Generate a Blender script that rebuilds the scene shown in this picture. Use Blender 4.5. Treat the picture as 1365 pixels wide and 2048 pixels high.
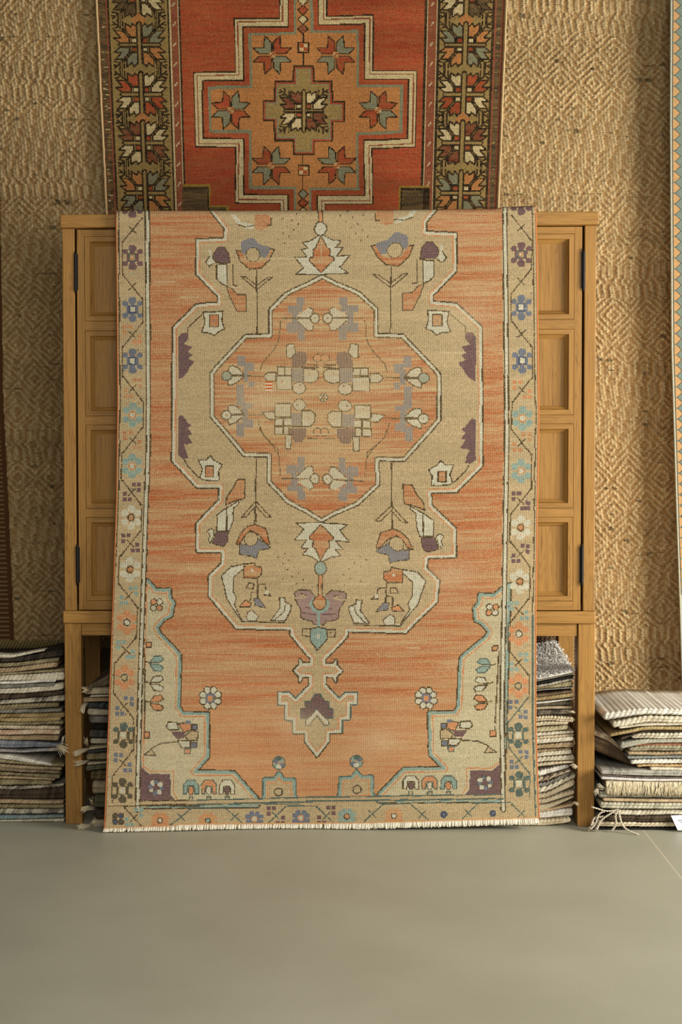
import bpy, bmesh, math, random
import numpy as np
from mathutils import Matrix, Vector

for o in list(bpy.data.objects): bpy.data.objects.remove(o)
SC = bpy.context.scene
COL = SC.collection

# ------------------------------------------------------------------ camera
F_PX, PX, PY = 3000.0, 571.4, 1024.0          # focal length and principal point, in pixels of a 1365 x 2048 frame
DIST, CAM_H = 4.286, 1.051
PITCH, YAW, ROLL = math.radians(1.99), math.radians(1.5), math.radians(-0.10)
cam_d = bpy.data.cameras.new('camera'); cam = bpy.data.objects.new('camera', cam_d); COL.objects.link(cam)
cam_d.sensor_fit = 'VERTICAL'; cam_d.sensor_height = 36.0; cam_d.sensor_width = 24.0
cam_d.lens = 36.0*F_PX/2048.0
cam_d.shift_x = (682.5-PX)/2048.0
cam_d.clip_start = 0.05; cam_d.clip_end = 60
CM = (Matrix.Translation((0, -DIST, CAM_H)) @ Matrix.Rotation(YAW, 4, 'Z') @ Matrix.Rotation(math.pi/2-PITCH, 4, 'X') @ Matrix.Rotation(ROLL, 4, 'Z'))
cam.matrix_world = CM
SC.camera = cam

# ------------------------------------------------------------------ light and exposure
world = bpy.data.worlds.new('room_daylight'); SC.world = world; world.use_nodes = True
bg = world.node_tree.nodes['Background']; bg.inputs[0].default_value = (1.0, 0.95, 0.86, 1); bg.inputs[1].default_value = 0.15
def area(name, loc, target, sx, sy, watts, col):
    d = bpy.data.lights.new(name, 'AREA'); d.shape = 'RECTANGLE'; d.size = sx; d.size_y = sy; d.energy = watts; d.color = col
    o = bpy.data.objects.new(name, d); COL.objects.link(o); o.location = loc
    o.rotation_euler = (Vector(target)-Vector(loc)).to_track_quat('-Z', 'Y').to_euler()
    return o
area('window_daylight', (3.5, -1.5, 1.20), (0.1, 0.2, 0.50), 1.5, 1.3, 215, (1.0, 0.98, 0.92))
area('front_fill', (0.5, -4.2, 1.9), (0.0, 0.0, 0.40), 2.4, 1.6, 62, (1.0, 0.98, 0.93))  # soft fill added above the camera to lift the front, not a known window
vs = SC.view_settings
vs.view_transform = 'Standard'; vs.look = 'None'; vs.gamma = 1.0; vs.use_curve_mapping = False
vs.exposure = -0.03

# ------------------------------------------------------------------ helpers
R3 = np.array(CM.to_3x3()); C0 = np.array(CM.translation)
def ray(px, py):
    px = np.asarray(px, float); py = np.asarray(py, float)
    d = np.stack([(px-PX)/F_PX, (PY-py)/F_PX, -np.ones_like(px+py)], -1)
    return d @ R3.T
def at(px, py, Y):
    """the place on the vertical plane y = Y seen in the photograph at (px, py)"""
    d = ray(px, py); t = (np.asarray(Y, float)-C0[1])/d[..., 1]
    return C0+d*t[..., None]
def on_floor(px, py):
    d = ray(px, py); t = -C0[2]/d[..., 2]
    return C0+d*t[..., None]
def atx(px, py, Y): return float(at(px, py, Y)[0])
def atz(px, py, Y): return float(at(px, py, Y)[2])

def tag(o, label=None, cat=None, group=None, kind=None):
    if label: o['label'] = label
    if cat: o['category'] = cat
    if group: o['group'] = group
    if kind: o['kind'] = kind
    return o
def empty(name, loc=(0, 0, 0)):
    o = bpy.data.objects.new(name, None); COL.objects.link(o); o.location = loc; o.empty_display_size = .1
    return o
def link(name, me, mat=None, parent=None):
    o = bpy.data.objects.new(name, me); COL.objects.link(o)
    if mat:
        for m in (mat if isinstance(mat, (list, tuple)) else [mat]): me.materials.append(m)
    if parent:
        o.parent = parent; o.matrix_parent_inverse = Matrix.Translation(parent.location).inverted()
    return o
def grid(name, P, cols=None, uv=None, mat=None, parent=None, smooth=True):
    """P (ny+1, nx+1, 3) vertices, rows top to bottom, columns left to right; cols per face or per vertex"""
    ny, nx = P.shape[0]-1, P.shape[1]-1
    me = bpy.data.meshes.new(name)
    me.vertices.add((ny+1)*(nx+1)); me.vertices.foreach_set('co', P.astype(np.float32).ravel())
    i = np.arange(ny)[:, None]*(nx+1)+np.arange(nx)[None, :]
    q = np.stack([i, i+nx+1, i+nx+2, i+1], -1).reshape(-1, 4)
    n = len(q)
    me.loops.add(n*4); me.loops.foreach_set('vertex_index', q.ravel().astype(np.int32))
    me.polygons.add(n); me.polygons.foreach_set('loop_start', (np.arange(n)*4).astype(np.int32))
    me.polygons.foreach_set('use_smooth', np.full(n, smooth))
    if cols is not None:
        dom = 'FACE' if cols.shape[0] == ny else 'POINT'
        at_ = me.attributes.new('yarn', 'FLOAT_COLOR', dom)
        c4 = np.ones(cols.shape[:2]+(4,), np.float32); c4[..., :3] = cols
        at_.data.foreach_set('color', c4.ravel())
    if uv is not None:
        l = me.uv_layers.new(name='UVMap'); l.data.foreach_set('uv', uv.reshape(-1, 2)[q.ravel()].astype(np.float32).ravel())
    me.update(calc_edges=True); me.validate()
    return link(name, me, mat, parent)
def noise1(n, step, rs):
    k = rs.uniform(-1, 1, int(n/step)+3); return np.interp(np.arange(n)/step, np.arange(len(k)), k)
def noise2(h, w, sy, sx, rs):
    a = rs.uniform(-1, 1, (int(h/sy)+3, int(w/sx)+3))
    y = np.arange(h)/sy; x = np.arange(w)/sx
    y0 = y.astype(int); x0 = x.astype(int); fy = (y-y0)[:, None]; fx = (x-x0)[None, :]
    fy = fy*fy*(3-2*fy); fx = fx*fx*(3-2*fx)
    A = a[y0][:, x0]; B = a[y0][:, x0+1]; Cc = a[y0+1][:, x0]; D = a[y0+1][:, x0+1]
    return (A*(1-fx)+B*fx)*(1-fy)+(Cc*(1-fx)+D*fx)*fy
def box(bm, x0, x1, y0, y1, z0, z1):
    v = [bm.verts.new(p) for p in ((x0,y0,z0),(x1,y0,z0),(x1,y1,z0),(x0,y1,z0),(x0,y0,z1),(x1,y0,z1),(x1,y1,z1),(x0,y1,z1))]
    for f in ((0,3,2,1),(4,5,6,7),(0,1,5,4),(1,2,6,5),(2,3,7,6),(3,0,4,7)): bm.faces.new([v[k] for k in f])
def tube(bm, pts, r, sides=6, r1=None, cap=True):
    pts = [Vector(p) for p in pts]; n = len(pts); rings = []
    for i, p in enumerate(pts):
        t = (pts[min(i+1, n-1)]-pts[max(i-1, 0)]).normalized()
        a = t.cross(Vector((0.31, 0.95, 0.11))).normalized(); b = t.cross(a)
        rr = r if r1 is None else r+(r1-r)*i/(n-1)
        rings.append([bm.verts.new(p+a*(rr*math.cos(k*2*math.pi/sides))+b*(rr*math.sin(k*2*math.pi/sides))) for k in range(sides)])
    for i in range(n-1):
        for k in range(sides): bm.faces.new([rings[i][k], rings[i][(k+1) % sides], rings[i+1][(k+1) % sides], rings[i+1][k]])
    if cap:
        bm.faces.new(rings[0][::-1]); bm.faces.new(rings[-1])
def finish(name, bm, mat, parent=None, bevel=0, smooth=False, seg=2):
    bmesh.ops.recalc_face_normals(bm, faces=bm.faces[:])
    me = bpy.data.meshes.new(name); bm.to_mesh(me); bm.free()
    if smooth: me.polygons.foreach_set('use_smooth', np.full(len(me.polygons), True))
    o = link(name, me, mat, parent)
    if bevel:
        m = o.modifiers.new('bevel', 'BEVEL'); m.width = bevel; m.segments = seg; m.limit_method = 'ANGLE'
    return o

# ------------------------------------------------------------------ materials
def nodes(name):
    m = bpy.data.materials.new(name); m.use_nodes = True; nt = m.node_tree
    return m, nt, nt.nodes['Principled BSDF']
def N(nt, kind, **kw):
    n = nt.nodes.new(kind)
    for k, v in kw.items():
        if k.startswith('i_'):
            key = k[2:]; key = int(key) if key.isdigit() else key
            n.inputs[key].default_value = v
        else: setattr(n, k, v)
    return n
def math_(nt, op, a, b=None):
    n = nt.nodes.new('ShaderNodeMath'); n.operation = op
    for i, v in enumerate((a, b)):
        if v is None: continue
        if isinstance(v, (int, float)): n.inputs[i].default_value = v
        else: nt.links.new(v, n.inputs[i])
    return n.outputs[0]
def flat(name, rgb, rough=.8, metal=0.0):
    m, nt, b = nodes(name); b.inputs['Base Color'].default_value = (*rgb, 1); b.inputs['Roughness'].default_value = rough; b.inputs['Metallic'].default_value = metal
    return m
def yarn_mat(name, knots=None, bump=.4, dist=.002, fuzz=350.0, rough=.95, sheen=.0, grain=.16):
    """woven wool: the yarn colour of each knot comes from the chart, the weave relief is procedural"""
    m, nt, b = nodes(name)
    at_ = N(nt, 'ShaderNodeAttribute', attribute_name='yarn')
    tc = N(nt, 'ShaderNodeTexCoord')
    nz = N(nt, 'ShaderNodeTexNoise', i_Scale=fuzz, i_Detail=3.0); nt.links.new(tc.outputs['Object'], nz.inputs['Vector'])
    mp = N(nt, 'ShaderNodeMapRange'); mp.inputs[1].default_value = .3; mp.inputs[2].default_value = .7; mp.inputs[3].default_value = 1-grain; mp.inputs[4].default_value = 1+grain*.9
    nt.links.new(nz.outputs[0], mp.inputs[0])
    mx = N(nt, 'ShaderNodeVectorMath', operation='SCALE'); nt.links.new(at_.outputs['Color'], mx.inputs[0]); nt.links.new(mp.outputs[0], mx.inputs['Scale'])
    nt.links.new(mx.outputs[0], b.inputs['Base Color'])
    b.inputs['Roughness'].default_value = rough; b.inputs['Specular IOR Level'].default_value = .15
    if sheen: b.inputs['Sheen Weight'].default_value = sheen
    h = nz.outputs[0]
    if knots:
        uv = N(nt, 'ShaderNodeUVMap', uv_map='UVMap'); sp = N(nt, 'ShaderNodeSeparateXYZ'); nt.links.new(uv.outputs[0], sp.inputs[0])
        sx = math_(nt, 'ABSOLUTE', math_(nt, 'SINE', math_(nt, 'MULTIPLY', sp.outputs[0], knots[0]*math.pi)))
        sy = math_(nt, 'ABSOLUTE', math_(nt, 'SINE', math_(nt, 'MULTIPLY', sp.outputs[1], knots[1]*math.pi)))
        h = math_(nt, 'ADD', math_(nt, 'MULTIPLY', sx, sy), math_(nt, 'MULTIPLY', nz.outputs[0], .5))
    bp = N(nt, 'ShaderNodeBump', i_Strength=bump, i_Distance=dist); nt.links.new(h, bp.inputs['Height']); nt.links.new(bp.outputs[0], b.inputs['Normal'])
    return m
def wood_mat(name, axis, light, dark):
    m, nt, b = nodes(name)
    tc = N(nt, 'ShaderNodeTexCoord'); oi = N(nt, 'ShaderNodeObjectInfo')
    off = N(nt, 'ShaderNodeVectorMath', operation='SCALE'); off.inputs[0].default_value = (3.1, 1.7, 5.3); nt.links.new(oi.outputs['Random'], off.inputs['Scale'])
    add = N(nt, 'ShaderNodeVectorMath', operation='ADD'); nt.links.new(tc.outputs['Object'], add.inputs[0]); nt.links.new(off.outputs[0], add.inputs[1])
    def mapped(sc, scale, detail, rough=.6, dist=0.0):
        mp = N(nt, 'ShaderNodeMapping'); s = [sc[0]]*3; s[axis] = sc[1]; mp.inputs['Scale'].default_value = s
        nt.links.new(add.outputs[0], mp.inputs['Vector'])
        n = N(nt, 'ShaderNodeTexNoise', i_Scale=scale, i_Detail=detail, i_Roughness=rough, i_Distortion=dist); nt.links.new(mp.outputs[0], n.inputs['Vector'])
        return n.outputs[0]
    fig = mapped((1, .06), 26.0, 2.0, .5, .4)            # cathedral figure
    rings = math_(nt, 'ABSOLUTE', math_(nt, 'SINE', math_(nt, 'MULTIPLY', fig, 70.0)))
    fine = mapped((1, .018), 420.0, 3.0)                 # open pores
    fine2 = mapped((1, .03), 160.0, 4.0, .7)
    broad = mapped((1, .25), 6.0, 3.0)
    t = math_(nt, 'ADD', math_(nt, 'ADD', math_(nt, 'MULTIPLY', rings, .13), math_(nt, 'MULTIPLY', fine2, .42)), math_(nt, 'ADD', math_(nt, 'MULTIPLY', fine, .62), math_(nt, 'MULTIPLY', broad, .26)))
    cr = N(nt, 'ShaderNodeValToRGB'); e = cr.color_ramp.elements
    e[0].position = .46; e[0].color = (*dark, 1); e[1].position = .88; e[1].color = (*light, 1)
    mid = cr.color_ramp.elements.new(.62); mid.color = tuple(.62*l+.38*d for l, d in zip(light, dark))+(1,)
    nt.links.new(t, cr.inputs[0]); nt.links.new(cr.outputs[0], b.inputs['Base Color'])
    b.inputs['Roughness'].default_value = .5; b.inputs['Specular IOR Level'].default_value = .3
    bp = N(nt, 'ShaderNodeBump', i_Strength=.25, i_Distance=.001); nt.links.new(fine, bp.inputs['Height']); nt.links.new(bp.outputs[0], b.inputs['Normal'])
    return m
# ------------------------------------------------------------------ rug weaving (knot charts drawn as arrays)
def s2l(c):
    c = np.asarray(c, float)/255.0
    return np.where(c <= 0.04045, c/12.92, ((c+0.055)/1.055)**2.4)

class Chart:
    """A weaver's colour chart: an index array with polygon, line and band drawing."""
    def __init__(s, x0, y0, w, h, base):
        s.x0, s.y0 = x0, y0
        s.a = np.full((h, w), base, np.uint8)
        s.C = (0.0, 0.0, 1.0)
        s.M = None
    def crop(s, ox, oy, sc): s.C = (ox, oy, sc)
    def tp(s, pts):
        ox, oy, sc = s.C
        p = [(ox+x/sc, oy+y/sc) for x, y in pts]
        if s.M: p = [s.M(x, y) for x, y in p]
        return np.array(p, float)
    def _box(s, p, m):
        h, w = s.a.shape
        j0 = max(0, int(p[:,0].min()-s.x0-m)); j1 = min(w, int(p[:,0].max()-s.x0+m)+2)
        i0 = max(0, int(p[:,1].min()-s.y0-m)); i1 = min(h, int(p[:,1].max()-s.y0+m)+2)
        if j1 <= j0 or i1 <= i0: return None
        X, Y = np.meshgrid(np.arange(j0, j1)+s.x0+.5, np.arange(i0, i1)+s.y0+.5)
        return i0, i1, j0, j1, X, Y
    @staticmethod
    def inside(p, X, Y):
        m = np.zeros(X.shape, bool)
        n = len(p)
        for k in range(n):
            x1, y1 = p[k]; x2, y2 = p[(k+1) % n]
            if y1 == y2: continue
            c = ((y1 > Y) != (y2 > Y)) & (X < (x2-x1)*(Y-y1)/(y2-y1)+x1)
            m ^= c
        return m
    @staticmethod
    def dist(p, X, Y, closed, cheb=False):
        d = np.full(X.shape, 1e9)
        n = len(p)
        for k in range(n if closed else n-1):
            x1, y1 = p[k]; x2, y2 = p[(k+1) % n]
            vx, vy = x2-x1, y2-y1
            L = vx*vx+vy*vy
            t = np.clip(((X-x1)*vx+(Y-y1)*vy)/L, 0, 1) if L > 0 else 0
            ex, ey = X-x1-t*vx, Y-y1-t*vy
            q = np.maximum(abs(ex), abs(ey)) if cheb else np.hypot(ex, ey)
            d = np.minimum(d, q)
        return d
    def poly(s, pts, c, out=None, ow=2.8):
        p = s.tp(pts); b = s._box(p, 1)
        if b is None: return
        i0, i1, j0, j1, X, Y = b
        s.a[i0:i1, j0:j1][s.inside(p, X, Y)] = c
        if out is not None: s._line(p, ow, out, True)
    def _line(s, p, w, c, closed=False):
        b = s._box(p, w)
        if b is None: return
        i0, i1, j0, j1, X, Y = b
        s.a[i0:i1, j0:j1][s.dist(p, X, Y, closed) <= w/2] = c
    def line(s, pts, c, w=2.8, closed=False): s._line(s.tp(pts), w, c, closed)
    def rect(s, x0, y0, x1, y1, c, out=None, ow=2.8): s.poly([(x0,y0),(x1,y0),(x1,y1),(x0,y1)], c, out, ow)
    def ell(s, cx, cy, rx, ry, c, out=None, ow=2.8):
        s.poly([(cx+rx*math.cos(a), cy+ry*math.sin(a)) for a in np.linspace(0, 2*math.pi, 17)[:-1]], c, out, ow)
    def dots(s, pts, c, w=3.0):
        for x, y in pts: s._line(s.tp([(x, y), (x+.01, y)]), w, c)
    def bands(s, pts, bands, cheb=False, raw=False):
        p = np.array(pts, float) if raw else s.tp(pts)
        b = s._box(p, 12)
        if b is None: return
        i0, i1, j0, j1, X, Y = b
        d = s.dist(p, X, Y, True, cheb); ins = s.inside(p, X, Y)
        sd = np.where(ins, d, -d)
        v = s.a[i0:i1, j0:j1]
        for d0, d1, c in bands: v[(sd >= d0) & (sd < d1)] = c

ORG, BEI, WHT, DRK, PUR, BLU, TEA, TED, ORL, GRY, LIL, NVY, CRW = range(13)
PAL_FRONT = s2l([(178,98,56), (184,161,121), (198,191,164), (56,45,28), (90,62,76), (98,108,124), (138,158,144),
                 (46,84,84), (200,138,94), (86,78,60), (148,120,116), (70,78,98), (192,178,142)])

def ip(y, tab):
    return float(np.interp(y, [t[0] for t in tab], [t[1] for t in tab]))

def front_chart():
    c = Chart(195, 395, 900, 1290, BEI)
    ax = [(0,643),(1100,642),(1200,639),(1300,636),(1500,634),(1700,634)]
    kk = [(0,1.085),(1100,1.085),(1280,1.05),(1380,1.01),(1450,1.03),(1540,1.045),(1700,1.045)]
    dd = [(400,-14),(470,-13),(605,-2),(670,-1),(750,4),(905,10),(1110,11),(1260,9),(1390,0),(1540,-6),(1610,-12)]
    def mir(x, y):
        a = ip(y, ax); d = a-x
        return (a+ip(y, kk)*d, y+ip(y, dd)*min(1, max(0, d)/150))
    def both(f):
        for m in (None, mir):
            c.M = m; f()
        c.M = None
    Lf = [(400,299),(730,301),(900,301),(1000,297),(1160,292),(1330,286),(1530,281),(1620,280)]
    Rf = [(400,1004),(700,1007),(900,1008),(1000,1006),(1200,1003),(1330,1000),(1450,999),(1620,1001)]
    Lg = [(y, x-4.5) for y, x in Lf]; Rg = [(y, x+6) for y, x in Rf]
    # field
    c.poly([(x, y) for y, x in Lf[:-1]]+[(280,1606),(640,1600),(1001,1592)]+[(x, y) for y, x in Rf[::-1]][1:], ORG)
    # ---- cartouche outline (left half, then mirrored)
    cart = [(422,370),(422.5,422.5),(450,458),(450,477),(393.5,479),(393.5,548),(437,593),(437,606),(393.5,609.5),(346.5,655),
            (345,922),(393.5,974),(440,974),(438.6,1000),(393.5,1047),(393.5,1103),(445,1105),(445,1126),(419,1151.5),
            (419,1193.5),(472.5,1256),(581.8,1258.5),(582,1270),(622,1318),(622,1328),(605,1328),(600,1319),(599,1330),(588,1341),(599,1352),
            (599,1364),(606,1353),(620,1353),(620,1369),(592,1399),(578,1386),(558,1386),(558,1408),(572,1408),(572,1439),
            (587,1439),(587,1466),(612,1466),(612,1484),(634,1513)]
    full = cart+[mir(x, y) for x, y in cart[:-1][::-1]]
    c.bands(full, [(0,900,BEI),(-3.6,-.6,DRK),(-.6,4.8,WHT),(4.8,7.4,ORL)])
    # lower part of the outline is teal
    v = c.a; yy = np.arange(v.shape[0])+c.y0
    sub = v[(yy > 1378) & (yy < 1465), :]; xs = np.arange(v.shape[1])+c.x0
    sel = (xs > 540) & (xs < 725); blk = sub[:, sel]; blk[blk == DRK] = TED; sub[:, sel] = blk
    v[(yy > 1378) & (yy < 1465), :] = sub
    # ---- inner medallion
    med = [(645,553),(618.7,566),(588.8,580),(573,588),(541,620),(541,671.6),(492,672.5),(432,736),(424.4,746.7),(424.4,833),
           (488.6,909),(538,911),(538,963),(575,1003),(615,1024),(643,1041)]
    fullm = med+[mir(x, y) for x, y in med[1:-1][::-1]]
    c.bands(fullm, [(0,900,ORG),(-5,-2.4,DRK),(-2.4,2.9,WHT),(2.9,5.4,DRK)])
    MED = fullm
    # ---- spear ornaments above and below the medallion
    def orn(flip):
        def F(p): return [(x, 553-(y-1041)) for x, y in p] if flip else p
        def one():
            c.poly(F([(642,1045),(592,1045.5),(607.6,1058),(589.5,1080),(614,1080),(602,1096),(616,1097),(605,1109),(622,1113),(636,1122),(642,1122)]), WHT)
            c.line(F([(642,1045),(592,1045.5),(607.6,1058),(589.5,1080),(614,1080),(602,1096),(616,1097),(605,1109),(622,1113),(636,1122)]), DRK, 2.4)
            c.poly(F([(642.5,1050),(633,1058),(619,1073),(620,1079),(627,1080),(626,1094),(631,1098),(642.5,1119)]), ORG)
            c.line(F([(641,1050),(633,1058),(619,1073),(620,1079),(627,1080),(626,1094),(631,1098),(641,1119)]), DRK, 2.4)
        both(one)
        q = F([(641.4,1136.4)])[0]
        c.ell(q[0], q[1], 12, 14, WHT if flip else TEA, DRK)
        c.poly(F([(637,1151),(644,1151),(643,1194),(636,1194)]), ORL)
        c.line(F([(637,1151),(636,1194)]), DRK, 2.2); c.line(F([(645,1151),(644,1194)]), DRK, 2.2)
    orn(True); orn(False)
    # palmette and heart at the foot
    def wings():
        c.poly([(596,1180),(619,1180),(631,1193),(639,1198),(639,1249),(628,1249),(624,1242),(607,1239),(601.5,1234),(601.5,1220),(590.5,1197),(589,1185)], LIL, DRK, 2.2)
        c.line([(600,1190),(612,1192),(610,1196),(590,1197)], BEI, 3); c.line([(602,1188),(612,1190)], DRK, 2.0)
        c.line([(612,1215),(632,1219)], PUR, 2.2); c.line([(606,1226),(632,1229)], PUR, 2.2)
        c.line([(619,1258),(605,1257),(605,1272),(619,1273)], DRK, 2.4); c.dots([(613,1264)], DRK)
    both(wings)
    c.ell(639.5,1209,20,18,TEA); c.ell(639.8,1205,13,15,ORG,DRK,2.4); c.poly([(628,1192),(652,1192),(640,1178)],BEI)
    c.poly([(637,1188),(643,1188),(643,1196),(636,1196)], ORL)
    c.line([(637,1176),(636,1193)], DRK, 2.2); c.line([(645,1176),(644,1193)], DRK, 2.2)
    c.line([(638,1226),(638,1256)], TEA, 5)
    c.poly([(621,1258),(637,1254),(654,1258),(655,1278),(646,1288),(635,1301),(620,1280)], TEA, DRK, 2.6)
    c.ell(636.5,1273,3.6,4.5,WHT); c.dots([(636,1273)], DRK, 3)
    # pendant
    c.poly([(621,1414),(621,1402),(631,1388),(640,1388),(650,1402),(658,1403),(658,1417),(667,1418),(667,1436),(646,1437),(634,1418),(622,1436),(602,1437),(602,1416),(611,1416),(611,1403),(621,1403)], PUR, TED, 2.4)
    c.line([(614,1446),(634,1424),(654,1446)], WHT, 6); c.line([(611,1436),(611,1451),(620,1451),(634,1431),(648,1451),(658,1450),(657,1436)], TED, 2.2)
    # ---- sprays, cups, feathers (traced on the left, mirrored to the right)
    def sprays():
        c.crop(200,400,3.102)
        c.poly([(875,290),(880,255),(945,232),(990,275),(1062,292),(1035,360),(880,330)], BLU)
        c.poly([(845,310),(870,380),(930,432),(1000,422),(1050,372),(1085,305),(1060,302),(1030,362),(985,385),(915,380),(875,318)], ORG)
        c.line([(872,318),(845,310),(870,380),(930,432),(1000,422),(1050,372),(1085,305),(1060,302)], DRK, 2.6)
        c.ell(950,340,44,44,BEI,DRK,1.6)
        c.line([(972,435),(976,825)], DRK, 2.6)
        for a, b in (((878,476),(968,552)), ((905,478),(972,528)), ((1072,476),(978,552)), ((1045,478),(976,528))): c.line([a, b], DRK, 2.2)
        c.line([(878,476),(905,478)], DRK, 2.2); c.line([(1072,476),(1045,478)], DRK, 2.2)
        c.poly([(705,330),(735,293),(770,293),(800,330),(805,392),(720,388),(698,360)], PUR, DRK, 2.0)
        c.poly([(690,310),(672,312),(680,350),(655,385),(680,412),(705,400),(708,385),(692,350)], WHT); c.line([(680,350),(655,385),(680,412),(705,395)], DRK, 2.4)
        c.poly([(725,400),(788,398),(788,532),(755,518),(725,490)], WHT, DRK, 2.6)
        c.line([(825,400),(825,528),(850,534)], DRK, 2.6)
        c.poly([(785,538),(815,545),(850,585),(905,588),(905,692),(850,692),(805,600)], ORG, GRY, 2.0)
        c.poly([(640,697),(762,690),(758,750),(772,800),(735,818),(710,842),(680,825),(632,822),(652,760)], WHT, DRK, 2.6)
        c.rect(680,714,735,786,ORG,DRK,2.6); c.dots([(706,752)], BLU, 4)
        c.line([(632,712),(545,792),(545,822)], DRK, 2.6)
        c.poly([(485,850),(505,828),(545,820),(548,862),(520,895),(572,910),(545,940),(572,962),(545,985),(582,1000),(580,1015),(560,1035),(545,1070),(520,1095),(490,1112)], PUR)
        c.poly([(810,90),(840,90),(880,140),(955,150),(950,182),(900,175),(855,150)], WHT); c.line([(850,148),(900,168),(955,158)], DRK, 2.2)
        c.poly([(960,95),(1040,90),(1066,110),(1062,155),(1000,190),(960,180)], ORG); c.line([(1066,110),(1062,155),(1040,158)], DRK, 2.4)
        c.crop(200,700,3.102)
        c.poly([(487,410),(510,405),(545,450),(572,468),(545,485),(572,525),(545,530),(575,582),(520,588),(540,640),(548,672),(510,672),(485,650)], PUR)
        c.line([(520,672),(545,720),(610,790)], DRK, 2.4)
        c.poly([(612,682),(660,682),(685,655),(708,682),(757,712),(735,752),(740,812),(640,806),(618,792),(635,742)], WHT, DRK, 2.6)
        c.rect(655,722,702,786,ORG,DRK,2.6); c.dots([(676,757)], BLU, 4)
        c.poly([(850,806),(902,804),(896,922),(835,936),(778,962),(784,920),(830,850)], ORG, DRK, 2.6)
        c.line([(968,680),(965,1120)], DRK, 2.6)
        for a, b in (((968,938),(880,1035)), ((968,968),(905,1038)), ((968,938),(1058,1035)), ((968,968),(1030,1038))): c.line([a, b], DRK, 2.2)
        c.line([(875,1036),(905,1038)], DRK, 2.2); c.line([(1060,1036),(1030,1038)], DRK, 2.2)
        c.crop(200,1000,3.102)
        c.poly([(770,60),(788,48),(786,192),(725,192),(726,95)], WHT, DRK, 2.6)
        c.poly([(862,5),(860,25),(828,50),(825,130),(806,192),(786,190),(788,50)], WHT, DRK, 2.2)
        c.poly([(718,200),(797,198),(790,262),(770,288),(730,282),(698,270)], PUR, DRK, 1.8)
        c.poly([(665,195),(690,175),(710,192),(700,240),(684,266),(672,250),(684,220)], WHT, DRK, 1.8)
        c.line([(963,60),(960,158)], DRK, 2.6)
        c.poly([(845,272),(870,210),(915,165),(960,150),(1030,178),(1055,275),(1028,268),(985,215),(935,190),(895,225),(868,275)], ORG, DRK, 2.4)
        c.poly([(868,262),(885,282),(985,240),(1058,292),(1050,302),(985,312),(972,365),(950,352),(864,336)], BLU, DRK, 1.8)
        c.ell(937,241,42,44,BEI,DRK,1.6)
        c.poly([(895,398),(810,415),(755,470),(768,530),(790,620),(880,752),(930,742),(880,738),(832,650),(846,610),(825,560),(830,480),(890,425)], WHT)
        c.line([(895,398),(810,415),(755,470),(768,530),(790,620),(880,752)], DRK, 2.4)
        c.line([(890,425),(830,480),(825,560),(846,610),(832,650),(880,742)], DRK, 2.2)
        c.poly([(895,398),(962,390),(965,410),(1005,420),(1000,462),(975,486),(890,482)], ORG, DRK, 2.6); c.ell(945,438,10,10,WHT)
        c.line([(980,490),(978,620)], DRK, 2.6); c.line([(978,520),(1025,524),(1030,560),(1058,595),(1022,590)], DRK, 2.4); c.poly([(1028,560),(1045,562),(1045,588),(1022,585)], WHT)
        c.line([(978,570),(940,572),(935,625)], DRK, 2.4)
        c.poly([(905,545),(925,516),(955,518),(950,552)], BEI, DRK, 2.4)
        c.poly([(865,662),(900,622),(940,640),(930,662)], ORL, DRK, 2.4)
        c.poly([(955,612),(988,610),(1028,672),(960,655)], BLU, DRK, 1.6)
        c.line([(880,755),(1150,762)], DRK, 2.4); c.poly([(910,752),(915,700),(940,682),(985,722),(970,750)], WHT, DRK, 1.8)
        c.poly([(1115,605),(1146,605),(1150,632),(1188,652),(1180,692),(1150,752),(1060,748),(1118,670)], WHT, DRK, 2.4)
        c.line([(1150,650),(1145,690),(1085,745)], DRK, 2.0)
        c.crop(540,1080,6.825)
        D = [(115,233),(200,190),(265,280),(178,322),(325,370),(238,410),(392,455),(302,503),(172,528),(457,545),(365,592),(10,765)]
        c.dots(D, DRK, 3.2)
        c.crop(0,0,1)
        P = [(540+x/6.825, 1080+y/6.825) for x, y in D]
        c.dots([(x, 553-(y-1041)) for x, y in P], DRK, 3.2)
    both(sprays)
    # ---- flowers inside the medallion
    def inner():
        for fl in (False, True):
            c.crop(420,560,5.6875)
            def G(p): return [(x, (2*(797-560)*5.6875-y)) for x, y in p] if fl else p
            def R(x0,y0,x1,y1,k,o=None): c.poly(G([(x0,y0),(x1,y0),(x1,y1),(x0,y1)]), k, o, 2.0)
            for r in ((990,200,1080,292),(880,290,985,372),(925,365,1010,490),(870,488,985,600),(1000,540,1080,690),(960,290,1060,360),(985,500,1085,570)): R(*r, BLU)
            c.poly(G([(985,412),(1130,310),(1178,335),(1165,385),(1130,432)]), WHT); c.poly(G([(985,448),(1135,440),(1178,515),(1165,578),(1110,575)]), WHT)
            c.line(G([(1130,310),(1178,335),(1165,385)]), DRK, 2.0); c.line(G([(1178,515),(1165,578),(1110,575),(1000,470)]), DRK, 2.0)
            q = G([(1195,435)])[0]; c.ell(q[0], q[1], 52, 58, WHT, DRK, 2.4); c.dots([q], DRK, 2.6)
            c.line(G([(820,435),(1130,435)]), DRK, 2.4)
            c.line(G([(800,470),(785,690),(725,800),(600,940),(570,1030)]), DRK, 1.8)
        c.crop(420,730,5.6875)
        for r in ((310,-110,400,10),(395,-30,500,70),(380,40,440,200),(435,180,500,250),(305,220,388,460),(385,432,488,492),(365,490,430,650),(380,625,488,715),(298,720,388,812),(340,380,400,480),(300,660,390,730)):
            c.rect(*r, BLU)
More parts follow.
